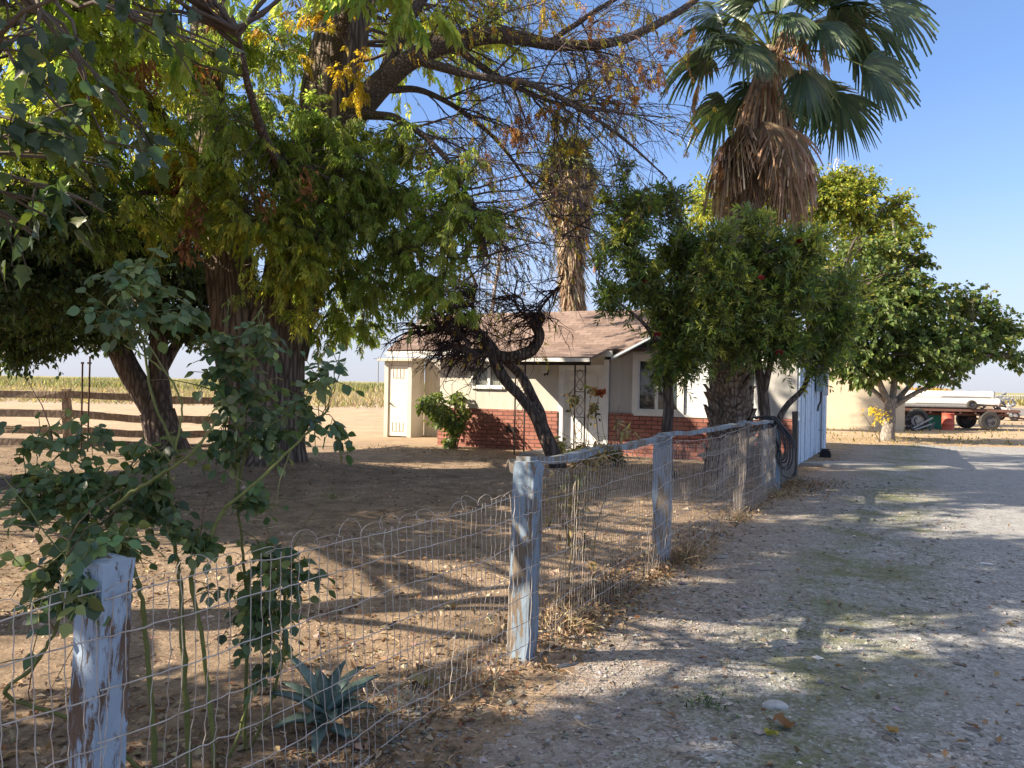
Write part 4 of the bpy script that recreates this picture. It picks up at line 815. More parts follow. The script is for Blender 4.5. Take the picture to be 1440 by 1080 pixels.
def cl(L, rd=.8): return [(P(u, v, d), (ru / FPX * d, rd, rv / FPX * d), w) for u, v, d, ru, rv, w in L]
b1 = P(937, 672, 13.3) * [1, 1, 0]
bottlebrush('bottlebrush_tree', 'slender bottlebrush tree with straight trunk in front of the white window', b1,
    [(PV([(938, 674, 13.3), (938, 640, 13.3), (939, 590, 13.3), (938, 545, 13.3), (940, 490, 13.3)]), [.13, .10, .095, .09, .075])],
    [(PV([(940, 495, 13.3), (925, 430, 13.1), (900, 370, 12.9), (880, 300, 12.8), (872, 260, 12.7)]), [.06, .045, .03, .02, .01]), (PV([(940, 490, 13.3), (955, 400, 13.4), (960, 330, 13.5), (945, 270, 13.5)]), [.06, .045, .03, .012]), (PV([(938, 500, 13.3), (900, 450, 12.8), (860, 420, 12.5), (842, 400, 12.4)]), [.045, .03, .018, .008])],
    cl([(945, 440, 13.2, 55, 55, 4), (900, 400, 12.9, 45, 45, 3), (950, 360, 13.4, 45, 45, 3), (880, 340, 12.8, 40, 40, 2), (900, 300, 12.8, 35, 35, 1.5), (940, 290, 13.4, 45, 35, 1.6), (862, 420, 12.5, 28, 45, .9), (960, 500, 13.2, 35, 50, 2.2), (930, 520, 13.2, 22, 35, 1), (860, 285, 12.7, 25, 30, .5), (880, 250, 12.7, 25, 20, .3), (850, 370, 12.5, 25, 40, .6), (985, 430, 13.4, 35, 60, 2.6), (985, 360, 13.2, 34, 40, 1.8), (975, 480, 13, 34, 40, 1.6)]),
    1650, [P(905, 396, 12.6), P(991, 351, 12.9), P(1095, 495, 12.2) * 0 + P(925, 470, 12.7)])
b3 = P(1052, 676, 12.7) * [1, 1, 0]
bottlebrush('bottlebrush_tree', 'wide bottlebrush tree with curving trunks and red flowers around the palm trunk', b3,
    [(PV([(1073, 690, 12.9), (1072, 650, 12.9), (1075, 600, 12.9), (1072, 560, 12.9), (1062, 500, 12.9)]), [.12, .10, .09, .085, .06]), (PV([(1074, 640, 12.9), (1090, 600, 13.2), (1108, 570, 13.4), (1132, 545, 13.5), (1140, 520, 13.5)]), [.06, .055, .05, .045, .04])],
    [(PV([(1072, 560, 12.9), (1090, 470, 12.6), (1110, 400, 12.4), (1130, 350, 12.3)]), [.06, .045, .03, .012]), (PV([(1065, 510, 12.9), (1040, 440, 12.5), (1010, 390, 12.3), (990, 350, 12.2)]), [.055, .04, .028, .012]), (PV([(1140, 525, 13.5), (1160, 470, 13.3), (1180, 430, 13.2), (1190, 390, 13.2)]), [.035, .028, .02, .01]), (PV([(1140, 525, 13.5), (1128, 505, 13.5), (1122, 490, 13.5)]), [.03, .02, .012]), (PV([(1068, 530, 12.9), (1060, 430, 12.7), (1065, 370, 12.5), (1060, 320, 12.5)]), [.05, .04, .028, .01])],
    cl([(1060, 430, 12.4, 60, 60, 4.2), (1110, 410, 12.3, 55, 60, 4), (1160, 430, 12.8, 50, 60, 3.6), (1020, 400, 12.3, 45, 50, 3), (1000, 460, 12.4, 40, 45, 2.6), (985, 400, 12.6, 30, 50, 1.8), (1080, 360, 12.4, 55, 40, 3), (1130, 350, 12.3, 45, 40, 2.4), (1180, 470, 13, 35, 50, 2), (1100, 480, 12.6, 55, 45, 3), (1050, 490, 12.6, 45, 36, 2), (1150, 500, 13.2, 45, 36, 2), (1010, 350, 12.2, 35, 40, 1.5), (1060, 325, 12.4, 45, 26, 1), (1190, 400, 13, 28, 36, 1), (985, 500, 12.5, 25, 26, .8)]),
    2150, [P(1124, 339, 11.9), P(1070, 390, 11.8), P(1095, 495, 12.0)])

# ------------------------------------------------------------------ palms
def fan(b, base, d, up, R, spread, nseg, droop, pal, pleat=.012, w=1.0, rag=.12, m=5):
    "one fan blade: pleated segments radiating from base along d in the plane of d and d x up"
    d = nrm(np.asarray(d, float)); sd_ = nrm(np.cross(d, up)); n = np.cross(sd_, d); ph = np.linspace(-spread / 2, spread / 2, nseg); T = np.array([.03, .3, .58, .82, 1.0])
    L = R * (1 - .28 * np.abs(ph / (spread / 2)) ** 2) * rng.uniform(1 - rag, 1, nseg); dr = np.cos(ph)[:, None] * d + np.sin(ph)[:, None] * sd_; tn = -np.sin(ph)[:, None] * d + np.cos(ph)[:, None] * sd_
    wid = R * spread / nseg * .56 * w * np.array([.05, .5, .62, .34, .03]); c = base + dr[:, None] * (L[:, None] * T)[..., None] + n * (.10 * R * T * (1 - T) * 2)[None, :, None]
    dk = droop * rng.uniform(.6, 1.4, nseg); c[..., 2] -= dk[:, None] * L[:, None] * T ** 3; c = c + rng.normal(0, .012, (nseg, 1, 3)) * (T ** 2)[None, :, None] * 2
    l = c - tn[:, None] * wid[None, :, None] + n * pleat * np.minimum(T * 3, 1)[None, :, None]; r = c + tn[:, None] * wid[None, :, None] - n * pleat * np.minimum(T * 3, 1)[None, :, None]
    V_ = np.stack([l, r], 2).reshape(-1, 3); bs = (np.arange(nseg)[:, None] * m + np.arange(m - 1)[None]) * 2; Fq = np.stack([bs, bs + 1, bs + 3, bs + 2], -1).reshape(-1, 4)
    tip = np.array([1, 1, 1.05, 1.35]); cc = np.repeat(pick(pal, nseg, .12), m - 1, 0) * np.tile(tip, nseg)[:, None]; b.add(V_, Fq, np.clip(cc, 0, .8))
PGREEN = [(.06, .095, .05), (.075, .115, .055), (.05, .08, .042), (.095, .13, .06)]; PDEAD = [(.26, .17, .105), (.32, .215, .14), (.20, .13, .08), (.37, .27, .18)]
M_FROND = m_leaf('palm_frond', .22, .4, .5); M_THATCH = m_leaf('dead_frond', .15, .75, .15); M_PET = m_tint('petiole', .6, .2, 8, .1)
M_BOOT = m_bark('palm_boot_fibre', (.09, .065, .05), (.38, .30, .235), 10, .5, .8, .02)
pb = P(1027, 668, 14.2) * [1, 1, 0]
def palm():
    T = empty('fan_palm', pb, 'tall fan palm with thick skirt of dead fronds beside the house front', 'palm'); o = pb
    tr = MB(); axis_ = [pb + [0, 0, -.1], pb + [0, 0, .5], P(1026, 570, 14.2), P(1028, 480, 14.2), P(1045, 330, 14.1), P(1062, 220, 14.0), P(1070, 150, 14.0), P(1078, 110, 14.0), P(1085, 66, 14)]
    path, rad = limb(tr, rel(axis_, o), [.46, .36, .33, .30, .27, .26, .30, .26, .12], 60, 28, .12); 
    # criss-cross leaf bases
    for i, z in enumerate(np.arange(.12, 2.7, .135)):
        j = np.argmin(np.abs(path[:, 2] - z)); c = path[j]; r = rad[j] * .97
        for k in range(6):
            a = (k + .5 * (i % 2)) * PI / 3 + rng.normal(0, .12); rd = np.array([math.cos(a), math.sin(a), 0]); tg_ = np.array([-rd[1], rd[0], 0]); lean = tg_ * rng.choice([-1, 1]) * .07; h = rng.uniform(.17, .30); w0, w1 = .17, rng.uniform(.045, .09); out = rng.uniform(.06, .17)
            q = c + rd * r; tp = q + rd * out + lean + np.array([0, 0, h])
            tr.hexa([q - tg_ * w0 - rd * .06, q - tg_ * w0 + rd * .015, q + tg_ * w0 - rd * .06, q + tg_ * w0 + rd * .015, tp - tg_ * w1 - rd * .05, tp - tg_ * w1, tp + tg_ * w1 - rd * .05, tp + tg_ * w1])
    tr.build('trunk', M_BOOT, T)
    fr = MB(); pe = MB(); hub = P(1086, 76, 14.0) - o
    def frond(az, el, Lp, R, droop, pal, spread=3.9, tilt=None, hz_=0.0, col=(.13, .16, .05)):
        d0 = np.array([math.sin(az) * math.cos(el), -math.cos(az) * math.cos(el), math.sin(el)]); st_ = hub + d0 * .12 + np.array([0, 0, hz_]); t = np.linspace(0, 1, 6)[:, None]
        pt = st_ + d0 * Lp * t - np.array([0, 0, .16 * Lp]) * t ** 2; pe.tubes(pt[None], np.linspace(.026, .011, 6)[None], 5, np.array(col)); de = nrm(pt[-1] - pt[-2])
        upv = nrm(np.array([0, 0, 1.]) + d0 * .3 + rng.normal(0, .35, 3)) if tilt is None else np.asarray(tilt, float); fan(fr, pt[-1], nrm(de - np.array([0, 0, droop * .5])), upv, R, spread, 38, droop, pal)
    # azimuth 0 = towards the camera, 90 = right, -90 = left
    for az, el, Lp, R, dr in ((-70, 20, 1.0, 1.0, .35), (-100, 8, 1.0, .95, .4), (60, 55, 1.2, 1.2, .25), (-20, 45, 1.1, 1.15, .25), (-60, 55, 1.2, 1.15, .25), (120, 45, 1.3, 1.2, .25), (150, 20, 1.2, 1.1, .35), (180, 40, 1.2, 1.1, .3), (-140, 30, 1.2, 1.1, .35), (-120, 55, 1.2, 1.1, .25), (20, 75, 1.1, 1.1, .2), (140, 70, 1.1, 1.1, .2), (-80, 75, 1.1, 1.1, .2), (130, -10, 1.2, 1.0, .4), (-150, -15, 1.1, 1.0, .4), (170, -30, 1.0, 1.0, .4), (40, 34, 1.1, 1.1, .35), (95, 40, 1.4, 1.15, .3), (75, 30, 1.2, 1.1, .35)):
        frond(math.radians(az + rng.normal(0, 4)), math.radians(el), Lp, R, dr, PGREEN)
    for (u, v, d, dv, up, R, sp, dr) in ((1046, 66, 13.2, (-.3, -.35, -.55), (0, -1, .5), .80, 4.0, .2), (1128, 98, 13.4, (.2, -.15, -1), (.2, -1, 0), .98, 2.3, .25), (1178, 132, 13.6, (.3, -.05, -1), (-.3, -1, .1), 1.05, 2.2, .25), (1212, 92, 13.8, (1, -.1, -.4), (0, -1, .4), 1.08, 2.6, .3), (1236, 4, 13.8, (1, 0, -.12), (.1, -1, .5), 1.15, 2.5, .3), (1150, 36, 13.1, (.25, -.5, -.7), (0, -1, .6), .8, 3.2, .3), (1008, 18, 13.9, (-.8, 0, -.45), (0, -1, .3), .8, 2.8, .3), (1100, 20, 12.9, (-.1, -.6, -.5), (0, -1, .9), .75, 3.4, .3), (1195, 55, 14.6, (.9, .2, -.5), (0, -1, .5), 1.0, 2.6, .35), (1062, 118, 14.6, (-.6, .3, -.8), (0, -1, .2), .8, 2.4, .3), (1222, 40, 14.3, (.95, .1, -.3), (0, -.8, .8), 1.05, 2.4, .3)):
        q = P(u, v, d) - o; t = np.linspace(0, 1, 7)[:, None]; st_ = hub + (q - hub) * .06; pt = st_ + (q - st_) * t + np.array([0, 0, .16]) * np.sin(t * PI); pe.tubes(pt[None], np.linspace(.027, .011, 7)[None], 5, np.array((.13, .16, .05))); fan(fr, q, np.array(dv, float), np.array(up, float), R, sp, 40, dr, PGREEN, .014)
    fr.build('crown', M_FROND, T)
    sk = MB(); dp = np.array(PDEAD)
    for i in range(92):
        az = i * 2.39996 + rng.normal(0, .25); bell = i % 5 < 3; z0 = P(1070, rng.uniform(96, 140), 14)[2]; j = np.argmin(np.abs(path[:, 2] - z0)); c = path[j]; rd = np.array([math.sin(az), -math.cos(az), 0]); tg_ = np.array([math.cos(az), math.sin(az), 0])
        Rr = rng.uniform(.34, .56) if bell else rng.uniform(.3, .5); zt = P(1068, (rng.uniform(180, 205) if bell else rng.uniform(198, 240)), 14)[2]; hinge = np.array([path[j][0] - .03, path[j][1], 0]) + rd * Rr + np.array([0, 0, zt]); t = np.linspace(0, 1, 6)[:, None]
        pt = c + rd * .16 + (hinge - c - rd * .16) * t + (rd * .05 + np.array([0, 0, .05])) * np.sin(t * PI) + rng.normal(0, .012, (6, 3)); pe.tubes(pt[None], np.linspace(.034, .016, 6)[None], 5, pick([(.26, .155, .085), (.34, .22, .13), (.20, .10, .055), (.30, .20, .12)], 1)[0])
        if bell: fan(sk, hinge, nrm(np.array([0, 0, -.9]) + rd * rng.uniform(.2, .5) + tg_ * rng.normal(0, .2)), rd, rng.uniform(.8, 1.25), rng.uniform(1.5, 2.3), 30, rng.uniform(.3, .55), PDEAD, .014, .55, .5)
        else: fan(sk, hinge, nrm(np.array([0, 0, -1.]) + rd * rng.uniform(.1, .35) + tg_ * rng.normal(0, .12)), rd, rng.uniform(.9, 1.6), rng.uniform(.7, 1.3), 24, .1, PDEAD, .014, .55, .55)
    for az, el, Lp in ((-95, -8, 1.25), (-60, 25, .8), (20, 18, .75), (55, 20, .85), (5, 40, .7), (-15, 10, .6)):
        a = math.radians(az); d0 = np.array([math.sin(a) * math.cos(math.radians(el)), -math.cos(a) * math.cos(math.radians(el)), math.sin(math.radians(el))]); t = np.linspace(0, 1, 6)[:, None]; pt = hub + d0 * Lp * t - np.array([0, 0, .2]) * t ** 2
        pe.tubes(pt[None], np.linspace(.022, .01, 6)[None], 5, np.array((.28, .19, .11))); fan(sk, pt[-1], np.array([d0[0] * .25, d0[1] * .25, -1.]), d0, rng.uniform(.7, .95), 1.1, 26, .05, PDEAD, .01, .7, .3)
    sk.build('dead_skirt', M_THATCH, T); pe.build('petioles', M_PET, T)
palm()
def far_palm():
    base = P(806, 602, 28) * [1, 1, 0]; T = empty('fan_palm', base, 'shaggy fan palm standing behind the house roof ridge', 'palm'); o = base; tr = MB(); top = P(802, 225, 28)
    path, rad = limb(tr, rel([base + [0, 0, -.1], base + [0, 0, 3], P(805, 400, 28), P(803, 300, 28), P(802, 212, 28)], o), [.45, .36, .36, .38, .2], 40, 24, .1); tr.build('trunk', M_BOOT, T)
    sk = MB(); n = 4200; t = rng.random(n); k = (t * 0 + np.interp(t, [0, 1], [12, 39])).astype(int); a = rng.random(n) * 2 * PI; rd = np.stack([np.cos(a), np.sin(a), 0 * a], -1)
    prof = np.interp(path[k, 2], [2.5, 5.2, 7.0, 8.2, 9.1, 9.8], [.30, .35, .47, .86, .98, .6]) * (.72 + .56 * vnoise(np.stack([np.cos(a) * 1.6, np.sin(a) * 1.6, path[k, 2] * 1.3], -1), 77)); p = path[k] + rd * (prof * rng.uniform(.65, 1.0, n))[:, None]; p[:, 2] += rng.normal(0, .12, n)
    sk.leaves(p, np.array([0, 0, -1.]) + rd * rng.uniform(-.1, .42, (n, 1)) + rng.normal(0, .2, (n, 3)), rd, rng.uniform(.35, .95, n), rng.uniform(.035, .085, n), pick([(.36, .27, .18), (.27, .19, .125), (.44, .35, .24), (.18, .12, .08)], n), .1, .05); sk.build('dead_skirt', M_THATCH, T)
    fr = MB(); hub = top - o
    for i in range(44):
        az = i * 2.4; el = rng.uniform(-.7, 1.3); d0 = np.array([math.cos(az) * math.cos(el), math.sin(az) * math.cos(el), math.sin(el)]); fan(fr, hub + d0 * rng.uniform(.15, .55) - [0, 0, .15], d0, np.array([0, 0, 1.]) + rng.normal(0, .3, 3), rng.uniform(.7, 1.05), 3.2, 24, .3, [(.10, .13, .05), (.14, .16, .06), (.2, .19, .08)])
    fr.build('crown', M_FROND, T)
far_palm()

# ------------------------------------------------------------------ gnarled pruned tree
gb = P(786, 672, 14.6) * [1, 1, 0]
def gnarled():
    T = empty('pruned_tree', gb, 'gnarled leafless pruned tree leaning left in front of the porch', 'tree'); o = gb; tr = MB(); nd = []
    def L(pix, r, k=16, wob=.08, ridge=.16): p, _ = limb(tr, rel(PV(pix), o), np.array(r) * .72, None, k, ridge, wob); nd.append(p); return p
    L([(790, 680, 14.6), (781, 645, 14.6), (769, 615, 14.6), (756, 588, 14.6), (738, 566, 14.6), (718, 540, 14.5), (700, 516, 14.5), (690, 496, 14.5), (678, 474, 14.4), (668, 456, 14.4)], [.25, .20, .185, .17, .15, .14, .15, .17, .13, .07], 18)
    L([(765, 606, 14.6), (757, 576, 14.8), (744, 548, 14.9), (728, 524, 14.9), (708, 506, 14.7), (692, 497, 14.5)], [.15, .135, .13, .125, .12, .10])
    L([(690, 500, 14.5), (712, 503, 14.4), (735, 499, 14.3), (752, 491, 14.3), (759, 475, 14.3), (752, 458, 14.3), (744, 450, 14.3)], [.13, .14, .145, .14, .125, .12, .10], 18, .1, .25)
    L([(752, 460, 14.3), (760, 446, 14.3), (752, 440, 14.25)], [.09, .11, .05]); L([(688, 498, 14.5), (668, 497, 14.3), (648, 490, 14.1), (632, 484, 14)], [.13, .12, .09, .05]); L([(656, 498, 14.2), (653, 510, 14.1), (660, 518, 14.1), (676, 521, 14)], [.06, .055, .045, .04])
    L([(676, 470, 14.4), (668, 445, 14.4), (666, 425, 14.4), (670, 405, 14.4)], [.07, .05, .035, .015]); L([(670, 460, 14.4), (650, 450, 14.2), (625, 455, 14)], [.06, .045, .02]); L([(755, 445, 14.3), (762, 428, 14.2), (778, 410, 14.2), (788, 400, 14.2), (794, 380, 14.2)], [.05, .03, .025, .022, .012]); L([(742, 448, 14.3), (728, 430, 14.3), (724, 416, 14.3), (735, 420, 14.2), (740, 436, 14.2)], [.045, .032, .028, .025, .015])
    L([(660, 480, 14.3), (640, 466, 14), (612, 462, 13.8), (590, 466, 13.7)], [.06, .045, .03, .015])
    tr.build('trunk', M_BARK2, T, True); b = MB(); N = np.concatenate(nd); left = N[(N[:, 0] < P(700, 480, 14.4)[0] - o[0]) & (N[:, 2] > P(700, 505, 14.4)[2])]
    def tw(n, src, dv, jit, L0, L1, droop, r0, N_=7, wob=.16):
        p0 = src[rng.integers(0, len(src), n)]; Tw = twigs(p0, np.asarray(dv) + rng.normal(0, jit, (n, 3)), rng.uniform(L0, L1, n), N_, droop, wob); b.tubes(Tw, np.linspace(r0, .004, N_)[None] * rng.uniform(.6, 1.2, (n, 1)), 4); return Tw
    A = tw(120, left, (-.85, -.1, .1), .45, .35, .95, .3, .024); B1 = tw(55, left, (-.6, 0, .25), .5, .25, .65, .2, .02); rightn = N[N[:, 0] > P(705, 480, 14.4)[0] - o[0]]; rightn = rightn[rightn[:, 2] > P(705, 500, 14.4)[2]]
    C_ = tw(60, rightn, (-.8, 0, .15), .5, .3, .8, .2, .018); D = tw(6, rightn, (.4, 0, .6), .5, .25, .6, .1, .014)
    for Tw, n in ((A, 520), (B1, 260), (C_, 240), (D, 40)):
        p, dr, _ = along(Tw, n, .2); t2 = twigs(p, dr + rng.normal(0, .7, p.shape), rng.uniform(.12, .55, n), 5, .2, .2); b.tubes(t2, np.full((n, 5), 1.) * np.linspace(.009, .0035, 5), 3)
        p, dr, _ = along(t2, n, .3); t3 = twigs(p, dr + rng.normal(0, .7, p.shape), rng.uniform(.08, .3, n), 4, .2, .2); b.tubes(t3, np.full((n, 4), 1.) * np.linspace(.0055, .003, 4), 3)
    b.build('branches', m_simple('dark_red_twig', (.075, .045, .045), .85, .4, 9, .2), T)
gnarled()

# ------------------------------------------------------------------ rose shrub behind the near fence
def leafy_canes(name, label, cat, base, canes, cl_, pal, L, W, n5, cane_col, mat, leaflet=5, sprig=.22, group=None, cr0=.012):
    T = empty(name, base, label, cat, group); o = np.array(base); st_ = MB(); nd = []
    for pts, r0, r1 in canes:
        p = rel(PV(pts), o); n = len(pts) * 6; q = smooth_path(p, n); q[1:-1] += rng.normal(0, .002, (n - 2, 3)); st_.tubes(q[None], .8 * np.linspace(r0, r1, n)[None] * (1 + .45 * (rng.random((1, n)) ** 4)), 7, np.array(cane_col) * rng.uniform(.75, 1.15)); nd.append(q[n // 3:])
        m_ = 4 * len(pts); i_ = rng.integers(n // 4, n, m_); th = rand_dir(m_); st_.tubes(np.stack([q[i_], q[i_] + th * r0 * .9, q[i_] + th * r0 * 1.5 - [0, 0, r0 * .2]], 1), np.full((m_, 3), 1.) * np.array([r0 * .28, r0 * .15, r0 * .02]), 4, np.array(cane_col) * .8)
    nd = np.concatenate(nd); lf = MB()
    if sprig < .2: ex = nd[rng.integers(0, len(nd), 26)]; Tw = twigs(ex, rng.normal(0, .6, (26, 3)) + [0, 0, .5], rng.uniform(.15, .6, 26), 8, .2, .12); st_.tubes(Tw, np.full((26, 8), 1.) * np.linspace(.0032, .0012, 8), 5, pick([(.16, .16, .06), (.17, .11, .07), (.12, .09, .05)], 26))
    for (u, v, d, ru, rv, n) in cl_:
        fk = 1.35 if sprig < .2 else 1.0; c = P(u, v, d) - o; R = np.array([fk * ru / FPX * d, .2 * d / 3, fk * rv / FPX * d]); n = int(n * n5); tg = in_ell(max(2, n // 7), c, R * .7); Bp = connect(st_, nd, tg, cr0 * .42, .0022, np.array(cane_col) * .8, .05)
        p0, d0, _ = along(Bp, n, .5); end = in_ell(n, c, R, .4); Ls = sprig * rng.uniform(.6, 1.1, n); d0 = nrm(end - p0 + d0 * .1); Tw = twigs(p0, d0, np.clip(np.linalg.norm(end - p0, axis=1), .05, .4), 4, .3, .15); st_.tubes(Tw, np.full((n, 4), .0018), 3, np.array(cane_col) * .8)
        cc = pick(pal, n)
        for k in range(leaflet):
            t = 2.999 * (.35 + .65 * (k // 2) / max(1, (leaflet - 1) // 2)); i = int(t); q = Tw[:, i] + (Tw[:, i + 1] - Tw[:, i]) * (t - i); ax = nrm(Tw[:, 3] - Tw[:, 2]); up = nrm(np.array([0, -.5, 1.]) + rng.normal(0, .6, (n, 3))); sd_ = nrm(np.cross(ax, up)); s_ = 0 if k == leaflet - 1 else (1 if k % 2 else -1)
            dv = nrm(ax * (1 if s_ == 0 else .45) + sd_ * s_ + [0, 0, -.35] + rng.normal(0, .22, (n, 3))); lf.leaves(q, dv, up, rng.uniform(*L, n), rng.uniform(*W, n), cc * rng.uniform(.85, 1.15, (n, 1)), .12, .12, True)
    st_.build('stems', M_CANE, T, True); lf.build('leaves', mat, T, True); return T
M_CANE = m_tint('rose_cane', .6, .25, 30, .15)
ROSE = [(.075, .125, .055), (.10, .155, .065), (.055, .10, .045), (.14, .18, .06)]
rb = P(265, 1120, 3.05) * [1, 1, 0]
leafy_canes('rose_bush', 'leggy rose bush with green canes behind the peeling corner post', 'bush', rb,
    [([(225, 1140, 3.0), (214, 1010, 3.0), (205, 900, 3.0), (196, 830, 3.0), (178, 770, 3.02), (160, 735, 3.05), (150, 690, 3.1)], .013, .007), ([(268, 1130, 3.1), (264, 1030, 3.1), (257, 900, 3.1), (253, 812, 3.1), (246, 770, 3.1), (240, 700, 3.15), (236, 640, 3.2)], .014, .007), ([(305, 1130, 3.1), (298, 1030, 3.1), (285, 900, 3.1), (268, 815, 3.08), (290, 770, 3.05), (312, 720, 3.05), (352, 685, 3.05), (400, 640, 3.1), (440, 600, 3.15), (462, 575, 3.2)], .012, .005),
     ([(345, 1120, 3.3), (345, 1000, 3.3), (348, 880, 3.3), (342, 780, 3.3), (335, 700, 3.3), (350, 600, 3.35)], .011, .005), ([(155, 716, 2.9), (200, 684, 2.9), (245, 655, 2.9), (275, 632, 2.9), (305, 590, 2.95)], .009, .006), ([(240, 1120, 3.0), (195, 1080, 2.9), (120, 1020, 2.8), (10, 978, 2.65), (45, 940, 2.65), (75, 890, 2.68), (92, 830, 2.7), (97, 760, 2.72)], .010, .006), ([(250, 640, 3.1), (215, 560, 3.1), (205, 500, 3.1), (195, 440, 3.1), (215, 400, 3.1)], .008, .004),
     ([(245, 640, 3.1), (255, 570, 3.1), (228, 520, 3.05), (175, 485, 3.0)], .006, .003), ([(335, 690, 3.3), (330, 600, 3.35), (310, 540, 3.35), (345, 470, 3.35), (370, 430, 3.35)], .008, .004), ([(150, 700, 3.1), (110, 650, 3.1), (70, 630, 3.1), (20, 640, 3.1)], .006, .003), ([(330, 1100, 3.35), (390, 960, 3.35), (400, 840, 3.35), (395, 780, 3.3)], .008, .004), ([(300, 1120, 3.2), (340, 1020, 3.25), (360, 950, 3.3), (420, 920, 3.35)], .008, .004)],
    [(120, 680, 3.0, 75, 45, 2.2), (200, 700, 3.1, 55, 45, 1.6), (60, 690, 3.0, 50, 45, 1.1), (110, 745, 2.9, 50, 30, 1.1), (215, 640, 3.15, 40, 35, .9), (128, 768, 2.32, 34, 14, .5), (105, 830, 2.22, 20, 32, .5), (160, 752, 2.6, 40, 18, .6), (110, 835, 2.75, 45, 40, 1.1), (70, 790, 2.75, 30, 30, .5), (200, 400, 3.1, 45, 35, .8), (185, 450, 3.05, 45, 35, .9), (240, 440, 3.1, 36, 30, .4), (175, 395, 3.0, 30, 25, .3), (330, 480, 3.3, 50, 40, 1.1), (370, 460, 3.3, 30, 30, .5), (330, 550, 3.3, 55, 45, 1.4), (370, 600, 3.3, 45, 40, 1), (320, 620, 3.3, 45, 35, .8), (350, 680, 3.3, 45, 35, .7), (455, 540, 3.2, 26, 32, .55), (455, 590, 3.2, 30, 30, .55), (430, 560, 3.2, 25, 20, .3), (465, 510, 3.2, 18, 16, .15),
     (375, 790, 3.3, 48, 30, 1.2), (370, 840, 3.3, 45, 35, 1.2), (360, 890, 3.3, 35, 30, .5), (390, 930, 3.35, 25, 22, .3), (300, 740, 3.1, 35, 25, .5), (250, 735, 3.0, 35, 22, .45), (70, 610, 3.1, 50, 30, .5), (130, 600, 3.1, 40, 26, .4), (30, 660, 3.0, 30, 40, .4), (420, 800, 3.3, 20, 30, .3), (300, 830, 3.1, 15, 15, .1)],
    ROSE, (.030, .056), (.028, .049), 25, (.16, .17, .05), M_LEAFR, 5, .19)
sb = P(643, 636, 18.6) * [1, 1, 0]
leafy_canes('shrub', 'sunlit rounded shrub against the left end of the brick base', 'bush', sb, [([(640, 636, 18.6), (634, 610, 18.6), (628, 585, 18.6), (615, 560, 18.6)], .03, .012), ([(641, 636, 18.6), (640, 600, 18.6), (640, 570, 18.7), (645, 552, 18.7)], .03, .012), ([(641, 634, 18.6), (650, 600, 18.6), (648, 580, 18.6)], .02, .01)],
    [(600, 565, 18.5, 15, 16, 2), (622, 580, 18.6, 24, 22, 5), (640, 595, 18.6, 18, 20, 3.4), (642, 556, 18.7, 18, 10, 2), (612, 553, 18.5, 12, 8, .9), (632, 618, 18.6, 9, 13, 1.2), (652, 580, 18.7, 10, 14, 1)], [(.10, .14, .03), (.07, .11, .025), (.14, .17, .04)], (.07, .12), (.05, .08), 36, (.12, .09, .06), M_LEAFD, 5, .3)
vb = P(815, 655, 15.6) * [1, 1, 0]
leafy_canes('rose_bush', 'thin rose bush with rust coloured bloom growing against the iron porch post', 'bush', vb, [([(845, 660, 15.4), (842, 620, 15.4), (838, 580, 15.4), (842, 556, 15.4)], .012, .006), ([(812, 660, 15.5), (808, 600, 15.5), (800, 560, 15.5), (812, 540, 15.5)], .014, .006), ([(820, 660, 15.3), (826, 600, 15.3), (832, 545, 15.3)], .012, .005), ([(790, 660, 15.3), (782, 630, 15.3), (775, 610, 15.3)], .012, .006)],
    [(805, 555, 15.5, 12, 14, .9), (838, 575, 15.4, 7, 22, .8), (815, 635, 15.4, 28, 9, 3), (850, 632, 15.3, 30, 10, 3), (782, 625, 15.3, 20, 16, 2), (870, 640, 15.2, 24, 10, 1.6), (830, 545, 15.4, 6, 10, .4)], [(.14, .14, .04), (.20, .17, .06), (.26, .19, .08), (.09, .11, .03), (.07, .05, .03)], (.06, .10), (.035, .055), 22, (.11, .08, .05), M_LEAFD, 5, .25)
f = MB(); n = 60; p = in_ell(n, (0, 0, 0), (.14, .1, .06)); f.leaves(p, rand_dir(n) + [0, -.3, .2], rand_dir(n), rng.uniform(.06, .1, n), .07, pick([(.40, .13, .05), (.34, .10, .05)], n), .3, 0, True); f.build('bloom', M_DRY, bpy.data.objects['rose_bush.001'], loc=P(842, 552, 15.35) - vb)

yp = P(1237, 620, 23.4) * [1, 1, 0]
leafy_canes('shrub', 'small sprig of golden leaves beside the maple trunk', 'bush', yp, [([(1237, 622, 23.4), (1236, 600, 23.4), (1234, 575, 23.4)], .02, .01), ([(1237, 622, 23.4), (1226, 600, 23.4), (1214, 582, 23.3)], .015, .006)], [(1234, 575, 23.4, 6, 8, 1.3), (1238, 588, 23.4, 5, 6, .35), (1222, 588, 23.4, 8, 8, .2)], [(.48, .36, .05), (.55, .40, .06), (.36, .30, .06)], (.05, .08), (.04, .06), 22, (.12, .09, .06), M_LEAF, 5, .2)
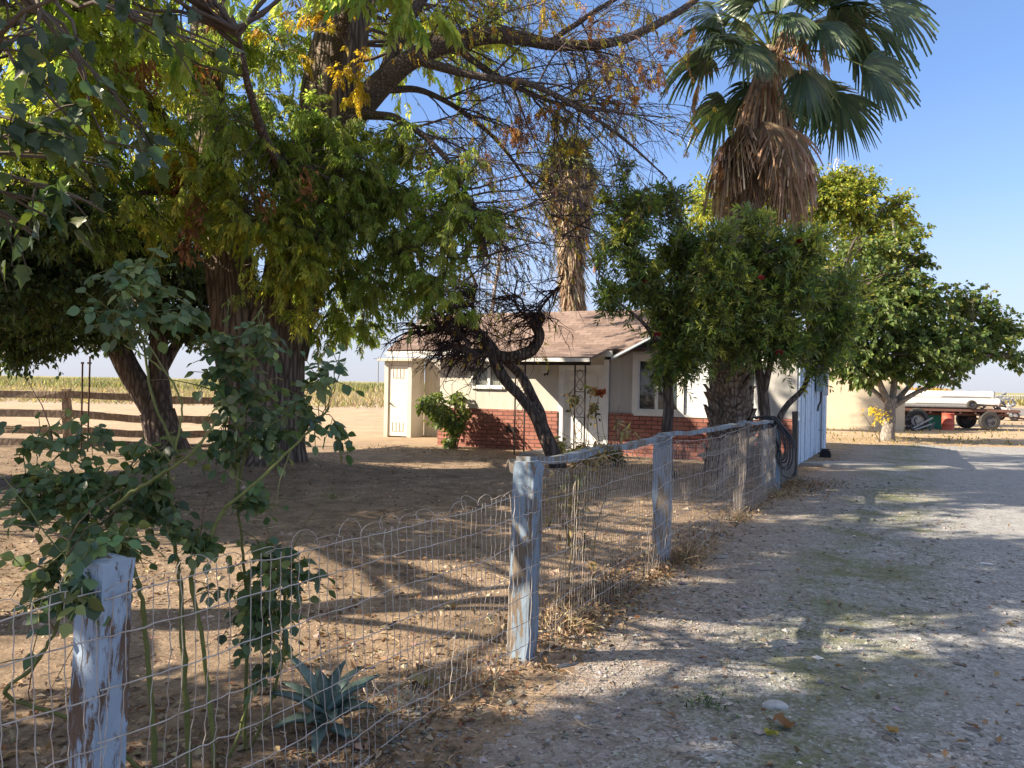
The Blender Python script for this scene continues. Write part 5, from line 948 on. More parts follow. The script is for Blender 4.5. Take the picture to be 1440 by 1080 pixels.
# agave at the foot of the fence
ab = P(458, 1045, 3.45); ab[2] = 0
def agave():
    T = empty('agave', ab, 'blue green agave rosette growing behind the sagging wire fence', 'plant'); b = MB(); n = 19
    for i in range(n):
        az = i * 2.39996; el = math.radians(np.interp(i, [0, n - 1], [2, 66])); L = rng.uniform(.16, .31); az += rng.normal(0, .25); el += rng.normal(0, .12); d = np.array([math.cos(az) * math.cos(el), math.sin(az) * math.cos(el), math.sin(el)]); up = np.array([-math.cos(az) * math.sin(el), -math.sin(az) * math.sin(el), math.cos(el)]); sd_ = np.cross(d, up)
        t = np.linspace(0, 1, 9); w = .036 * np.interp(t, [0, .15, .45, .8, 1], [.8, .72, 1.0, .5, .02]); c = d * (L * t)[:, None] + up * (-.05 * t ** 2)[:, None] + np.array([0, 0, .06 + i * .004]) + d * .03 + np.array([0, 0, -.05 * (1 - el)]) * (t ** 3)[:, None]
        rows = np.stack([c - sd_ * w[:, None] + up * (w * .4)[:, None], c - up * .008, c + sd_ * w[:, None] + up * (w * .4)[:, None], c - up * (.012 + .012 * (1 - t))[:, None]], 1); k = np.arange(8)[:, None] * 4
        Fq = np.concatenate([k + [[0, 1, 5, 4]], k + [[1, 2, 6, 5]], k + [[2, 3, 7, 6]], k + [[3, 0, 4, 7]]]); b.add(rows.reshape(-1, 3), Fq)
    g = NG('agave_skin'); v = g.coord('Object'); nz = g.noise(v, 12, 4); g.fin(g.ramp(nz, [(.3, (.085, .14, .125)), (.7, (.19, .26, .225))]), .5, g.bump(nz, .15, .01), .3); b.build('leaves', g.m, T, True)
agave()
# ------------------------------------------------------------------ wire fence along the driveway
def m_post(name, paint, wood, amt=.5):
    g = NG(name); v = g.coord('Object', (5, 5, 1.1)); a = g.noise(v, 2.0, 8, .75, .4); s_ = g.noise(g.coord('Object', (14, 14, .7)), 4, 6, .7); c = g.noise(g.coord('Object'), 7, 5)
    wd = g.ramp(s_, [(.3, tuple(x * .5 for x in wood)), (.7, wood)]); pt = g.mix(g.ramp(c, [(.35, 0.0), (.75, .6)]), paint, tuple(x * 1.35 for x in paint))
    pt = g.mix(g.ramp(s_, [(.60, 0.0), (.72, .7)]), pt, tuple(x * .35 for x in paint)); f = g.ramp(a, [(amt - .02, 1.0), (amt + .02, 0.0)])
    return g.fin(g.mix(f, pt, wd), .85, g.bump(s_, .5, .006, g.bump(f, -.5, .003)), .2)
M_POST = m_post('flaking_blue_paint', (.185, .24, .30), (.22, .175, .13), .48); M_POSTN = m_post('peeling_white_blue_paint', (.27, .335, .42), (.17, .115, .08), .47); M_POSTG = m_post('grey_weathered_post', (.17, .18, .19), (.18, .155, .13), .6)
M_RAIL = m_post('weathered_rail_paint', (.20, .24, .28), (.22, .195, .17), .50); M_WIRE = m_simple('rusty_grey_wire', (.50, .47, .43), .6, .3, 14, .1, (.32, .25, .21), .4, .2)
M_HOSE = m_simple('black_hose', (.022, .026, .035), .45, .3, 8, .1, spec=.5)
FP = [np.array(q) for q in ((-2.55, .25, 0), (-1.25, 2.32, 0), (.085, 4.45, 0), (1.37, 6.92, 0), (2.86, 9.66, 0), (3.98, 11.75, 0), (5.22, 14.15, 0))]
FE = empty('wire_fence', FP[2], 'sagging woven wire fence with flaking blue posts along the gravel driveway', 'fence'); FO = FP[2]
fang = math.atan2(2.2, 1.25)
def post(i, h, w, mat, tilt=(0, 0), rot=0.0, w2=None, label=None, seg=9, jit=.0035):
    b = MB(); w2 = w2 or w; z = np.linspace(-.25, h, seg); ca, sa = math.cos(fang + rot), math.sin(fang + rot); Vs = []
    for k, zz in enumerate(z):
        for (x, y) in ((-1, -1), (0, -1.0), (1, -1), (1, 0), (1, 1), (0, 1), (-1, 1), (-1, 0)):
            q = np.array([x * w2 / 2, y * w / 2]) * (.965 if x and y else 1.0) + rng.normal(0, jit, 2); Vs.append((q[0] * ca - q[1] * sa + tilt[0] * zz, q[0] * sa + q[1] * ca + tilt[1] * zz, zz + (rng.normal(0, .012) if k == seg - 1 else 0)))
    Fq = [(8 * k + j, 8 * k + (j + 1) % 8, 8 * k + 8 + (j + 1) % 8, 8 * k + 8 + j) for k in range(seg - 1) for j in range(8)]; b.add(Vs, Fq); top = 8 * (seg - 1); c_ = np.mean(np.array(Vs)[top:], 0); b.add(list(np.array(Vs)[top:]) + [c_ + [0, 0, .006]], [(j, (j + 1) % 8, 8) for j in range(8)])
    g_ = hz(*FP[i][:2]); o_ = b.build('post', mat, FE, loc=FP[i] - FO + [0, 0, float(g_)])
    if label: o_['label'] = label
    return o_
post(1, 1.05, .118, M_POSTN, (.035, .0), .12, .115, 'thick corner post with white and blue paint peeling off brown wood', 14)
post(2, 1.13, .135, M_POST, (.02, .0), .0, .13, 'flaking blue post with bare wood showing near its foot', 12)
post(3, 1.12, .15, M_POST, (0, 0), .1, .1); post(4, 1.12, .11, M_POSTG, (.075, .02), 0, .1, 'grey unpainted post leaning to the right'); post(0, 1.05, .13, M_POST)
post(5, 1.08, .09, M_POST, (0, 0), .9, .30, 'wide grey blue board post with hose hung over it'); post(6, 1.18, .10, M_POSTG, (0, 0), 0, .12, 'bare grey gate post at the house corner')
def rail(p, q, w, h, name='rail', mat=M_RAIL, sag=.02):
    b = MB(); n = 9; p, q = np.array(p), np.array(q); t = np.linspace(0, 1, n)[:, None]; c = p + (q - p) * t - np.array([0, 0, 4 * sag]) * t * (1 - t) + rng.normal(0, .006, (n, 3)); T_ = nrm(q - p); a = nrm(np.cross(T_, [0, 0, 1.])); Vs = np.concatenate([np.stack([c[k] - a * w / 2 - [0, 0, h / 2], c[k] + a * w / 2 - [0, 0, h / 2], c[k] + a * w / 2 + [0, 0, h / 2], c[k] - a * w / 2 + [0, 0, h / 2]]) + rng.normal(0, .004, (4, 3)) for k in range(n)])
    Fq = [(4 * k + j, 4 * k + (j + 1) % 4, 4 * k + 4 + (j + 1) % 4, 4 * k + 4 + j) for k in range(n - 1) for j in range(4)] + [(3, 2, 1, 0), (4 * n - 4, 4 * n - 3, 4 * n - 2, 4 * n - 1)]; b.add(Vs - FO, Fq); return b.build(name, mat, FE)
up_ = lambda i, z, dx=0, dy=0: FP[i] + np.array([dx, dy, z])
rail(up_(2, 1.15, -.01, -.02), up_(3, 1.145, .03, .05), .085, .038, sag=.018); rail(up_(3, 1.165, -.04, -.07), up_(4, 1.15, .06, .03), .075, .04, sag=.01); rail(up_(4, 1.16, .04, 0), up_(5, 1.11, .05, .06), .075, .04, sag=.02)
rail(P(716, 652, 4.62), P(752, 668, 4.5), .07, .055, 'broken_rail', M_POSTG, 0.0)
rail(up_(5, .28, .1, .1), up_(6, .28, -.03, -.06), .035, .5, 'kick_board', M_POSTG, 0.0)
# leaning brace boards inside the fence near the palm
rail(P(1000, 690, 10.6), P(1062, 615, 11.4), .12, .04, 'brace_board', M_POSTG, 0.0); rail(P(985, 640, 11.2), P(1050, 628, 11.6), .14, .03, 'brace_board', M_POSTG, 0.0)
def span(i, j, top, n_, droop=.03, slack=.05, seed=1, hz_rows=(.03, .14, .27, .41, .56, .72, .88)):
    b = MB(); p, q = FP[i], FP[j]; T_ = nrm(q - p); a = np.array([T_[1], -T_[0], 0]); Lt = np.linalg.norm(q - p)
    def surf(t, z):
        x = t * Lt; bulge = slack * (n2(x * 1.3, z * 1.6, 1.0, seed) - .5) * 2 * np.minimum(1, 6 * t * (1 - t) + .1); zz = z * (1 - droop * 4 * t * (1 - t)) + (.03 + .05 * (j <= 2)) * (n2(x * 2.0, z * 1.5, 1, seed + 3) - .5) * (z > .05) + .02 * (n2(x * 6.0, z * 4, 1, seed + 9) - .5) * (z > .05)
        base = p + (q - p) * t[..., None] + a * (bulge + .092)[..., None]; zz = zz + hz(base[..., 0], base[..., 1]) * .5; shear = T_ * ((.09 + .06 * (j <= 2)) * (n2(x * .8, z * .9, 1, seed + 5) - .5))[..., None]; return base + shear + np.array([0, 0, 1.]) * zz[..., None]
    m = max(8, int(Lt / .045)); ts = (np.arange(m) + .5 + rng.normal(0, .07, m)) / m; zs = np.linspace(.0, top, 26)
    Tm, Zm = np.meshgrid(ts, zs, indexing='ij'); Pm = surf(Tm, Zm) + rng.normal(0, .0022, (m, 26, 3)); Pm[:, 1::2] += T_ * .0028; miss = rng.random(m) < .06; b.tubes(Pm[~miss], np.full((m, 26), .0019)[~miss], 3)
    tt = np.linspace(0, 1, int(Lt / .03))
    for z in list(hz_rows) + [top]:
        if z > top: continue
        q_ = surf(tt, np.full_like(tt, z * top / 1.02)); q_ += rng.normal(0, .0018, q_.shape) + a * .002; b.tubes(q_[None], np.full((1, len(tt)), .0024), 4)
    # scalloped loops along the top edge
    k = int(Lt / .115); th = np.linspace(0, PI, 9); c_ = (np.arange(k)[:, None] + .5 - .55 * np.cos(th)[None]) / k; lp = surf(np.clip(c_, 0, 1), np.full_like(c_, top)); lp[..., 2] += .05 * np.sin(th) * rng.uniform(.1, 1.3, (k, 1)); lp += a * (rng.normal(0, .03, (k, 1, 1)) * np.sin(th)[None, :, None]); b.tubes(lp + rng.normal(0, .0015, lp.shape), np.full((k, 9), .0014), 3)
    for v_ in range(len(b.v)): b.v[v_] = b.v[v_] - FO
    return b.build('wire_mesh', M_WIRE, FE)
span(0, 1, 1.0, 60, .02, .04, 3); span(1, 2, 1.0, 60, .035, .07, 11); span(2, 3, 1.08, 60, .03, .07, 21); span(3, 4, 1.06, 60, .03, .05, 31); span(4, 5, 1.02, 60, .02, .04, 41)
# hose draped over the end board
b = MB(); hc = FP[5] + np.array([-.02, -.13, 1.13]); hx = np.array([.96, -.28, 0]); hy = np.array([-.28, -.96, 0])
for k in range(7):
    lw = .16 + .022 * k + rng.normal(0, .01); dp = .52 + .05 * k + rng.normal(0, .02); o0 = hx * (.012 * k - .05) + hy * (.014 * (k % 4))
    q = np.array([(-.26, .02), (-.10, .045), (.02, .03), (.10, -.08), (.145 + .02 * k, -.3), (lw, -dp * .8), (lw * .75, -dp), (lw * .35, -dp * .93), (.03 + .01 * k, -dp * .6), (.0, -.25), (-.04, -.02), (-.10, .03)]) + rng.normal(0, .006, (12, 2))
    b.tubes(smooth_path(hc + o0 + hx * q[:, :1] + np.array([0, 0, 1.]) * q[:, 1:] + hy * np.interp(np.arange(12), [0, 2, 5, 11], [-.06, .0, .05, -.02])[:, None], 70)[None], np.full((1, 70), .0115), 8)
o = b.build('garden_hose', M_HOSE, None, True, loc=None); tag(o, 'black garden hose looped over the last fence board', 'hose')
# dry vines tangled in the fence
vb2 = P(800, 800, 5.3); vb2[2] = 0
leafy_canes('dry_vine', 'dry yellowed vine stems climbing the wire fence beside the second post', 'vine', vb2, [([(800, 810, 5.35), (805, 760, 5.35), (815, 700, 5.4), (822, 650, 5.4), (828, 620, 5.4)], .006, .003), ([(806, 810, 5.3), (812, 740, 5.3), (832, 690, 5.4), (850, 650, 5.5), (865, 610, 5.5)], .006, .003), ([(795, 810, 5.2), (797, 740, 5.2), (800, 690, 5.2)], .005, .002), ([(830, 810, 5.5), (842, 730, 5.5), (862, 670, 5.6), (880, 600, 5.7)], .005, .002)],
    [(815, 680, 5.4, 22, 30, .8), (825, 640, 5.4, 24, 16, .8), (800, 720, 5.3, 18, 40, .6), (848, 640, 5.5, 20, 18, .5), (790, 700, 5.2, 12, 30, .4), (815, 760, 5.3, 22, 26, .5), (868, 600, 5.6, 10, 30, .25)], [(.30, .22, .11), (.22, .15, .08), (.26, .24, .10), (.36, .27, .13)], (.04, .07), (.012, .03), 24, (.20, .16, .10), M_DRY, 4, .15)
# dry stalk clumps at the fence foot
def clump(name, label, base, n, h, spread, pal, cat='plant'):
    base = np.array(base, float); T = empty(name, base, label, cat); b = MB(); p = np.stack([rng.normal(0, spread * .3, n), rng.normal(0, spread * .3, n), np.zeros(n)], -1); Tw = twigs(p, np.array([0, 0, 1.]) + rng.normal(0, .55, (n, 3)), rng.uniform(h * .4, h, n), 6, .35, .2); b.tubes(Tw, np.full((n, 6), 1.) * np.linspace(.0022, .001, 6), 3, pick(pal, n)); q, dr, _ = along(Tw, n * 2, .4); b.leaves(q, dr + rng.normal(0, .5, q.shape), rand_dir(len(q)), rng.uniform(.02, .05, len(q)), .008, pick(pal, len(q)), .3); b.build('stalks', M_TW, T)
M_TW = m_tint('dry_stalk', .85, .2, 20, .1); STRAW = [(.42, .32, .18), (.32, .22, .12), (.24, .17, .10), (.38, .30, .20)]
clump('dry_weed', 'bushy dry weed clump spilling onto the gravel by the third post', P(965, 785, 7.0) * [1, 1, 0], 260, .3, .3, STRAW); clump('dry_weed', 'low dry weeds and litter under the hose', P(1095, 700, 11.2) * [1, 1, 0], 200, .3, .45, STRAW); clump('dry_weed', 'wispy dry stems at the foot of the flaking blue post', P(790, 880, 5.0) * [1, 1, 0], 130, .32, .25, STRAW); clump('dry_weed', 'bleached dry twigs below the agave beside the wire', P(560, 1020, 3.75) * [1, 1, 0], 60, .2, .2, [(.5, .44, .34), (.4, .33, .24)])
clump('dry_weed', 'tangled dry weeds below the leaning grey post', P(1035, 735, 9.2) * [1, 1, 0], 160, .26, .3, STRAW)

clump('green_weed', 'small bright green weed in the shaded yard behind the wire', P(468, 712, 10.2) * [1, 1, 0], 40, .22, .16, [(.12, .17, .04), (.16, .2, .05)]); clump('green_weed', 'little green weed tuft low on the gravel foreground', P(1003, 990, 3.85) * [1, 1, 0], 46, .05, .2, [(.07, .13, .03), (.1, .15, .04)])
clump('dry_weed', 'flattened dry weeds along the wire left of the flaking post', P(640, 990, 4.0) * [1, 1, 0], 120, .14, .5, STRAW)
# ------------------------------------------------------------------ rail fence and stakes at the left
M_RAILW = m_bark('weathered_rail_wood', (.20, .145, .095), (.40, .31, .22), 8, .4, .5, .01)
rf0 = P(95, 650, 17.2) * [1, 1, 0]; RF = empty('rail_fence', rf0, 'weathered wooden rail fence at the far left of the yard', 'fence')
pts_ = [np.array([-15.5, 16.6, 0]), rf0, np.array([-8.0, 17.9, 0]), np.array([-6.2, 18.3, 0])]
for i, q in enumerate(pts_):
    b = MB(); b.beam((0, 0, -.1), (rng.normal(0, .02), rng.normal(0, .02), 1.32 - .12 * (i > 1)), .14, .14, (0, 1, 0), seg=6, jit=.008); b.build('post', M_RAILW, RF, loc=q - rf0)
for i in range(3):
    for z in (1.2, .78, .40, .1):
        b = MB(); dz = -.12 if i else 0; y_ = np.array([0, -.1, 0]); b.beam(pts_[i] - rf0 + y_ + [0, 0, z + dz * (i > 1)], pts_[i + 1] - rf0 + y_ + [0, 0, z + dz + rng.normal(0, .03)], .04, .16, seg=8, jit=.008); b.build('rail', M_RAILW, RF)
for u, lab in ((114, 'thin rusty stake left of its twin by the rail fence'), (123, 'slightly taller rusty stake nearest the leaning trunk')):
    q = P(u, 630, 15.9) * [1, 1, 0]; b = MB(); b.cyl((0, 0, -.1), (.02 if u > 115 else 0, 0, 1.9 + (u > 115) * .12), .018, k=8); b.box(-.03, .03, -.03, .03, .02, .05); b.box(-.022, .042 if u > 115 else .022, -.024, .024, 1.86, 1.9); tag(b.build('metal_stake', m_simple('rusty_stake', (.09, .05, .035), .8, .4, 20, .3), None, loc=q), lab, 'stake')

# ------------------------------------------------------------------ background: mast, agave stalk, utility pole
M_MAST = m_simple('mast_steel', (.55, .54, .52), .5, .2, 10, .1, metal=.3); q = P(1170, 600, 39) * [1, 1, 0]; A = empty('antenna_mast', q, 'slim pale lattice antenna mast rising out of the foliage', 'mast'); b = MB(); top = P(1172, 232, 39)[2]; leg = [np.array([.17 * math.cos(a), .09 * math.sin(a), 0]) for a in (0.3, 2.4, 4.5)]
for l_ in leg: b.tubes(np.array([[l_, l_ + [.03, 0, top]]]), np.full((1, 2), .028), 5)
zz = np.arange(.36, top, .36)
for k, z in enumerate(zz):
    for i in range(3): b.tubes(np.array([[leg[i] + [0, 0, z], leg[(i + 1) % 3] + [0, 0, z + (.36 if k % 2 else 0)]]]), np.full((1, 2), .02), 4)
b.build('lattice', M_MAST, A); b = MB(); b.cyl((.03, 0, top), (.03, 0, top + .9), .012, k=6); b.build('rod', M_MAST, A)
q = P(688, 612, 26) * [1, 1, 0]; A = empty('agave_stalk', q, 'tall dried flower stalk leaning behind the roof', 'plant'); b = MB(); pp = rel(PV([(688, 612, 26), (690, 480, 26), (694, 420, 26), (702, 370, 26), (708, 335, 26), (711, 318, 26)]), q); path = smooth_path(pp, 30); b.tubes(path[None], np.linspace(.09, .03, 30)[None], 8); 
n = 46; i = rng.integers(14, 30, n); a = rng.random(n) * 2 * PI; T1 = twigs(path[i], np.stack([np.cos(a), np.sin(a) * .6, np.full(n, .15)], -1), rng.uniform(.5, 1.5, n), 6, -.15, .12); b.tubes(T1, np.full((n, 6), 1.) * np.linspace(.02, .01, 6), 4); q_, dr, _ = along(T1, 260, .4); T2 = twigs(q_, dr + rng.normal(0, .8, q_.shape), .22, 3, -.2, .1); b.tubes(T2, np.full((260, 3), .011), 3); b.build('stalk', m_simple('dried_stalk', (.34, .28, .24), .85, .3, 6, .2), A)
q = P(585, 575, 60) * [1, 1, 0]; A = empty('utility_pole', q, 'distant grey utility pole behind the left roof edge', 'pole'); b = MB(); b.cyl((0, 0, -.2), (0, 0, 7.2), .15, .11, 10); b.build('pole', M_GALV, A); b = MB(); b.box(-.9, .9, -.19, -.13, 5.9, 6.05); b.build('cross_arm', M_DARKW, A)
b = MB(); t = np.linspace(0, 1, 24); w0 = q + [-.8, -.16, 6.08]; w1 = np.array([-60, 75, 7.6]); wp = w0 + (w1 - w0) * t[:, None] - np.array([0, 0, 3.2]) * (t * (1 - t))[:, None]; b.tubes(wp[None] - q, np.full((1, 24), .02), 4); b.build('cable', M_IRON, A)
q = P(598, 560, 140) * [1, 1, 0]
for k, (u, h) in enumerate(((531, 6.5), (1318, 7))):
    q = P(u, 560, 150) * [1, 1, 0]; A = empty('utility_pole', q, ('faint utility pole far out beyond the crop field', 'faint utility pole far behind the trailer')[k], 'pole'); b = MB(); b.cyl((0, 0, 0), (0, 0, h), .14, .1, 8); b.build('pole', M_GALV, A); b = MB(); b.box(-.9, .9, -.15, -.1, h - .5, h - .36); b.build('cross_arm', M_GALV, A)

# ------------------------------------------------------------------ flatbed trailer with pipes, drum and scrap
M_RUST = m_simple('rusty_red_steel', (.24, .12, .09), .8, .35, 7, .3, (.15, .085, .065)); M_RUBBER = m_simple('tyre_rubber', (.065, .06, .055), .8, .4, 12, .3); M_HUB = m_simple('white_hub', (.62, .61, .58), .5, .2, 8, .1); M_PIPEW = m_simple('white_pipe', (.46, .455, .44), .5, .1, 6, .1); M_PIPED = m_simple('dark_pipe', (.10, .10, .11), .6, .4, 8, .2)
t0 = P(1333, 604, 33.0) * [1, 1, 0]; TR = empty('flatbed_trailer', t0, 'long rusty flatbed farm trailer loaded with pipes', 'trailer', rz=math.radians(-5))
b = MB(); b.box(-2.6, 2.4, -1.0, 1.0, .78, .88)
for x in np.arange(-2.4, 2.3, .6): b.box(x, x + .08, -.98, .98, .70, .78)
b.build('deck', M_RUST, TR); b = MB(); b.box(-2.5, 2.2, -.55, -.45, .60, .70); b.box(-2.5, 2.2, .45, .55, .60, .70); b.beam((1.2, -.9, .5), (.6, -.9, .72), .06, .06); b.beam((1.2, -.9, .5), (1.75, -.9, .72), .06, .06); b.box(1.15, 1.25, -.9, .9, .42, .5); b.box(-1.75, -1.65, -.9, .9, .42, .60); b.build('chassis', M_RUST, TR); b = MB(); b.beam((2.2, 0, .62), (4.3, -.3, .30), .08, .08); b.build('drawbar', M_RUST, TR)
def wheel(par, loc, r, w, hub, rot=(0, 0, 0)):
    b = MB(); k = 28; pr = [(r * .58, -w / 2), (r * .9, -w / 2), (r, -w * .32), (r, w * .32), (r * .9, w / 2), (r * .58, w / 2)]; a = np.arange(k) * 2 * PI / k; Vt = np.array([[(rr * math.cos(x), y, rr * math.sin(x)) for rr, y in pr] for x in a]).reshape(-1, 3); Fq = [(6 * i + j, 6 * i + (j + 1) % 6, 6 * ((i + 1) % k) + (j + 1) % 6, 6 * ((i + 1) % k) + j) for i in range(k) for j in range(6)]; b.add(Vt, Fq); o_ = b.build('wheel', M_RUBBER, par, loc=loc); o_.rotation_euler = rot
    b = MB(); b.cyl((0, -w * .30, 0), (0, w * .3, 0), r * .585, k=24); b.cyl((0, -w * .45, 0), (0, -w * .3, 0), r * .2, k=12)
    for i in range(5): x = i * 2 * PI / 5; b.cyl((r * .36 * math.cos(x), -w * .34, r * .36 * math.sin(x)), (r * .36 * math.cos(x), -w * .30, r * .36 * math.sin(x)), r * .05, k=6)
    b.build('rim', hub, o_); return o_
wheel(TR, (1.2, -.95, .41), .41, .22, M_PIPED); wheel(TR, (1.2, .95, .41), .41, .24, M_PIPED); wheel(TR, (-1.7, .95, .45), .45, .24, M_PIPED); wheel(TR, (-1.7, -.95, .45), .45, .24, M_HUB)
W_ = empty('spare_wheel', P(1290, 604, 31.6) * [1, 1, 0], 'loose wheel with white hub leaning under the trailer front', 'wheel', rz=math.radians(-20)); wheel(W_, (0, 0, .40), .42, .26, M_HUB, (.12, 0, 0))
def tr(x, y, z): c, s_ = math.cos(math.radians(-5)), math.sin(math.radians(-5)); return t0 + np.array([x * c - y * s_, x * s_ + y * c, z])
pr_ = MB(); k = 18; a = np.arange(k) * 2 * PI / k
def pipe(name, x0, x1, y, z, r, mat, label, cat, group=None):
    b = MB(); ro, ri = r, r * .88; V_ = []
    for x, rr in ((x0, ro), (x1 - .12, ro), (x1 - .12, ro * 1.1), (x1, ro * 1.1), (x1, ri), (x0, ri)): V_ += [(x, rr * math.cos(t), rr * math.sin(t)) for t in a]
    Fq = [(j * k + i, j * k + (i + 1) % k, ((j + 1) % 6) * k + (i + 1) % k, ((j + 1) % 6) * k + i) for j in range(6) for i in range(k)]; b.add(V_, Fq); o_ = b.build(name, mat, None, True, loc=tr(0, y, z)); o_.rotation_euler = (0, 0, math.radians(-5)); tag(o_, label, cat, group)
for i, (y, z, x0, x1, lab) in enumerate(((-.62, 1.17, -2.55, 1.75, 'front white pipe resting on the trailer load'), (-.22, 1.17, -2.2, 1.9, 'second white pipe from the front on the trailer'), (.18, 1.17, -2.5, 1.7, 'third white pipe from the front on the trailer'), (.58, 1.17, -2.4, 2.0, 'rear white pipe on the trailer deck'), (-.42, 1.50, -2.5, 1.6, 'white pipe on the top layer nearest the driveway'), (.0, 1.50, -2.2, 1.5, 'middle white pipe of the top layer'), (.40, 1.50, -2.4, 1.8, 'rear white pipe of the top layer'))): pipe('white_pipe', x0, x1, y, z - .03 * (z > 1.3), .165, M_PIPEW, lab, 'pipe', 'white pipes stacked on the trailer')
pipe('dark_pipe', -2.5, .7, -.86, .985, .105, M_PIPED, 'dark grey pipe lying along the front edge of the trailer deck', 'pipe'); W2 = empty('spare_wheel', tr(.45, -.93, .89), 'small dark wheel standing on the trailer deck', 'wheel', rz=math.radians(-5)); wheel(W2, (0, -.12, .19), .19, .14, M_PIPED)
J = empty('valve_assembly', tr(1.95, -.2, .88), 'tangled grey pipe fittings at the right end of the trailer', 'fittings', rz=math.radians(-5)); b = MB()
for i in range(16):
    p = rng.uniform((-.45, -.6, .05), (.5, .6, .5)); d_ = rng.normal(0, .3, 3); b.cyl(p, p + d_, .035, k=8); b.cyl(p + d_ - .02, p + d_ + .02, .07, k=8)
b.build('fittings', M_GALV, J)
dq = P(1333, 603, 32.0) * [1, 1, 0]; D = empty('oil_drum', dq, 'red steel drum standing under the trailer edge', 'drum'); b = MB(); pr = [(.0, .0), (.29, .0), (.30, .02), (.285, .04), (.285, .28), (.30, .30), (.285, .32), (.285, .56), (.30, .58), (.285, .60), (.285, .83), (.30, .85), (.28, .87), (.27, .84), (.0, .84)]; k = 24; a = np.arange(k) * 2 * PI / k; V_ = .82 * np.array([[(r * math.cos(t), r * math.sin(t), z) for r, z in pr] for t in a]).reshape(-1, 3); m = len(pr); b.add(V_, [(m * i + j, m * ((i + 1) % k) + j, m * ((i + 1) % k) + j + 1, m * i + j + 1) for i in range(k) for j in range(m - 1)]); b.build('drum', m_simple('red_drum_paint', (.52, .12, .08), .6, .3, 7, .2), D, True); b = MB(); b.cyl((.1, .08, .685), (.1, .08, .71), .035, k=10); b.build('bung', M_GALV, D)
def crate(name, loc, sx, sy, sz, mat, label, cat, rz=0):
    b = MB(); t = .03; b.box(-sx, sx, -sy, -sy + t, 0, sz); b.box(-sx, sx, sy - t, sy, 0, sz); b.box(-sx, -sx + t, -sy + t, sy - t, 0, sz); b.box(sx - t, sx, -sy + t, sy - t, 0, sz); b.box(-sx + t, sx - t, -sy + t, sy - t, 0, t); b.box(-sx - .015, sx + .015, -sy - .015, -sy, sz - .07, sz - .01); b.box(-sx - .015, sx + .015, -sy - .015, -sy, .06, .11); o_ = b.build(name, mat, None, loc=loc); o_.rotation_euler = (0, 0, rz); tag(o_, label, cat)
crate('green_crate', P(1310, 600, 33) * [1, 1, 0] + [0, 0, .0], .30, .25, .62, m_simple('green_plastic', (.03, .30, .20), .5, .15, 6, .1), 'bright green crate beside the loose wheel', 'crate', .1)
SC = empty('scrap_pile', P(1281, 606, 31.2) * [1, 1, 0], 'heap of metal scrap at the end of the beige wall', 'scrap'); b = MB()
for i in range(60):
    p = rng.normal(0, 1, 3) * [.32, .3, 0] + [0, 0, abs(rng.normal(.1, .16))]; b.beam(p, p + rng.normal(0, .25, 3) * [1, 1, .6] + [0, 0, .08], rng.uniform(.02, .07), rng.uniform(.02, .06))
b.build('scrap', M_PIPED, SC); b = MB(); b.beam((-.2, -.5, .1), (.55, -.6, .55), .06, .05); b.beam((-.15, -.55, .05), (.5, -.62, .3), .04, .05); b.build('metal_bar', M_GALV, SC)
# far yard edge: white cart, stacked pallets and dry hedge
q = P(1436, 590, 44) * [1, 1, 0]; CT = empty('white_cart', q, 'low white utility cart far off at the right edge', 'cart'); b = MB(); b.hexa([(-1.3, -.6, .3), (-1.2, -.6, .75), (-1.3, .6, .3), (-1.2, .6, .75), (1.5, -.6, .3), (1.5, -.6, .65), (1.5, .6, .3), (1.5, .6, .65)]); b.build('body', M_PIPEW, CT)
for x in (-.8, .9): wheel(CT, (x, -.62, .28), .28, .16, M_HUB); wheel(CT, (x, .62, .28), .28, .16, M_HUB)
def far_bush(label, u0, u1, d, h, pal, n):
    c = P((u0 + u1) / 2, 560, d) * [1, 1, 0]; wd = (u1 - u0) / FPX * d / 2; T = empty('hedge', c, label, 'hedge'); b = MB(); x = rng.uniform(-wd, wd, n); hh = h * (.55 + .6 * n2(x, x * 0, .35, int(d))); p = np.stack([x, rng.normal(0, 1.2, n), rng.random(n) ** .7 * hh], -1); b.leaves(p, rand_dir(n) + [0, 0, .3], rand_dir(n), rng.uniform(.25, .5, n), rng.uniform(.15, .3, n), pick(pal, n), .2); b.build('leaves', mcrop, T); s_ = MB(); m_ = max(6, n // 100); x = rng.uniform(-wd, wd, m_); s_.tubes(np.stack([np.stack([x, 0 * x, 0 * x], -1), np.stack([x + rng.normal(0, .3, m_), 0 * x, np.full(m_, h * .6)], -1)], 1), np.full((m_, 2), .05), 4); s_.build('stems', M_TWIG2, T)
far_bush('orange autumn hedge beyond the trailer', 1268, 1338, 75, 1.9, [(.40, .24, .06), (.46, .30, .08), (.30, .20, .06)], 2600); far_bush('grey green hedge beyond the right end of the trailer', 1338, 1372, 80, 1.7, [(.2, .19, .14), (.26, .24, .18), (.15, .15, .1)], 1300)
n = 70
for i in range(n):
    d = 100; u = 1290 + i * 2.4; q = P(u, 570, d + .1 * i) * [1, 1, 0]
    if i == 0: b = MB(); b.cyl((0, 0, 0), (0, 0, 1.3), .06, .05, 6); pk = b.build('vine_stake', M_PIPEW, None, loc=q)
    else: pk = bpy.data.objects['vine_stake'].copy(); COL.objects.link(pk); pk.location = tuple(q)
    tag(pk, 'pale stake in the far row beyond the trailer', 'stake', 'pale stakes in the far row beyond the trailer')

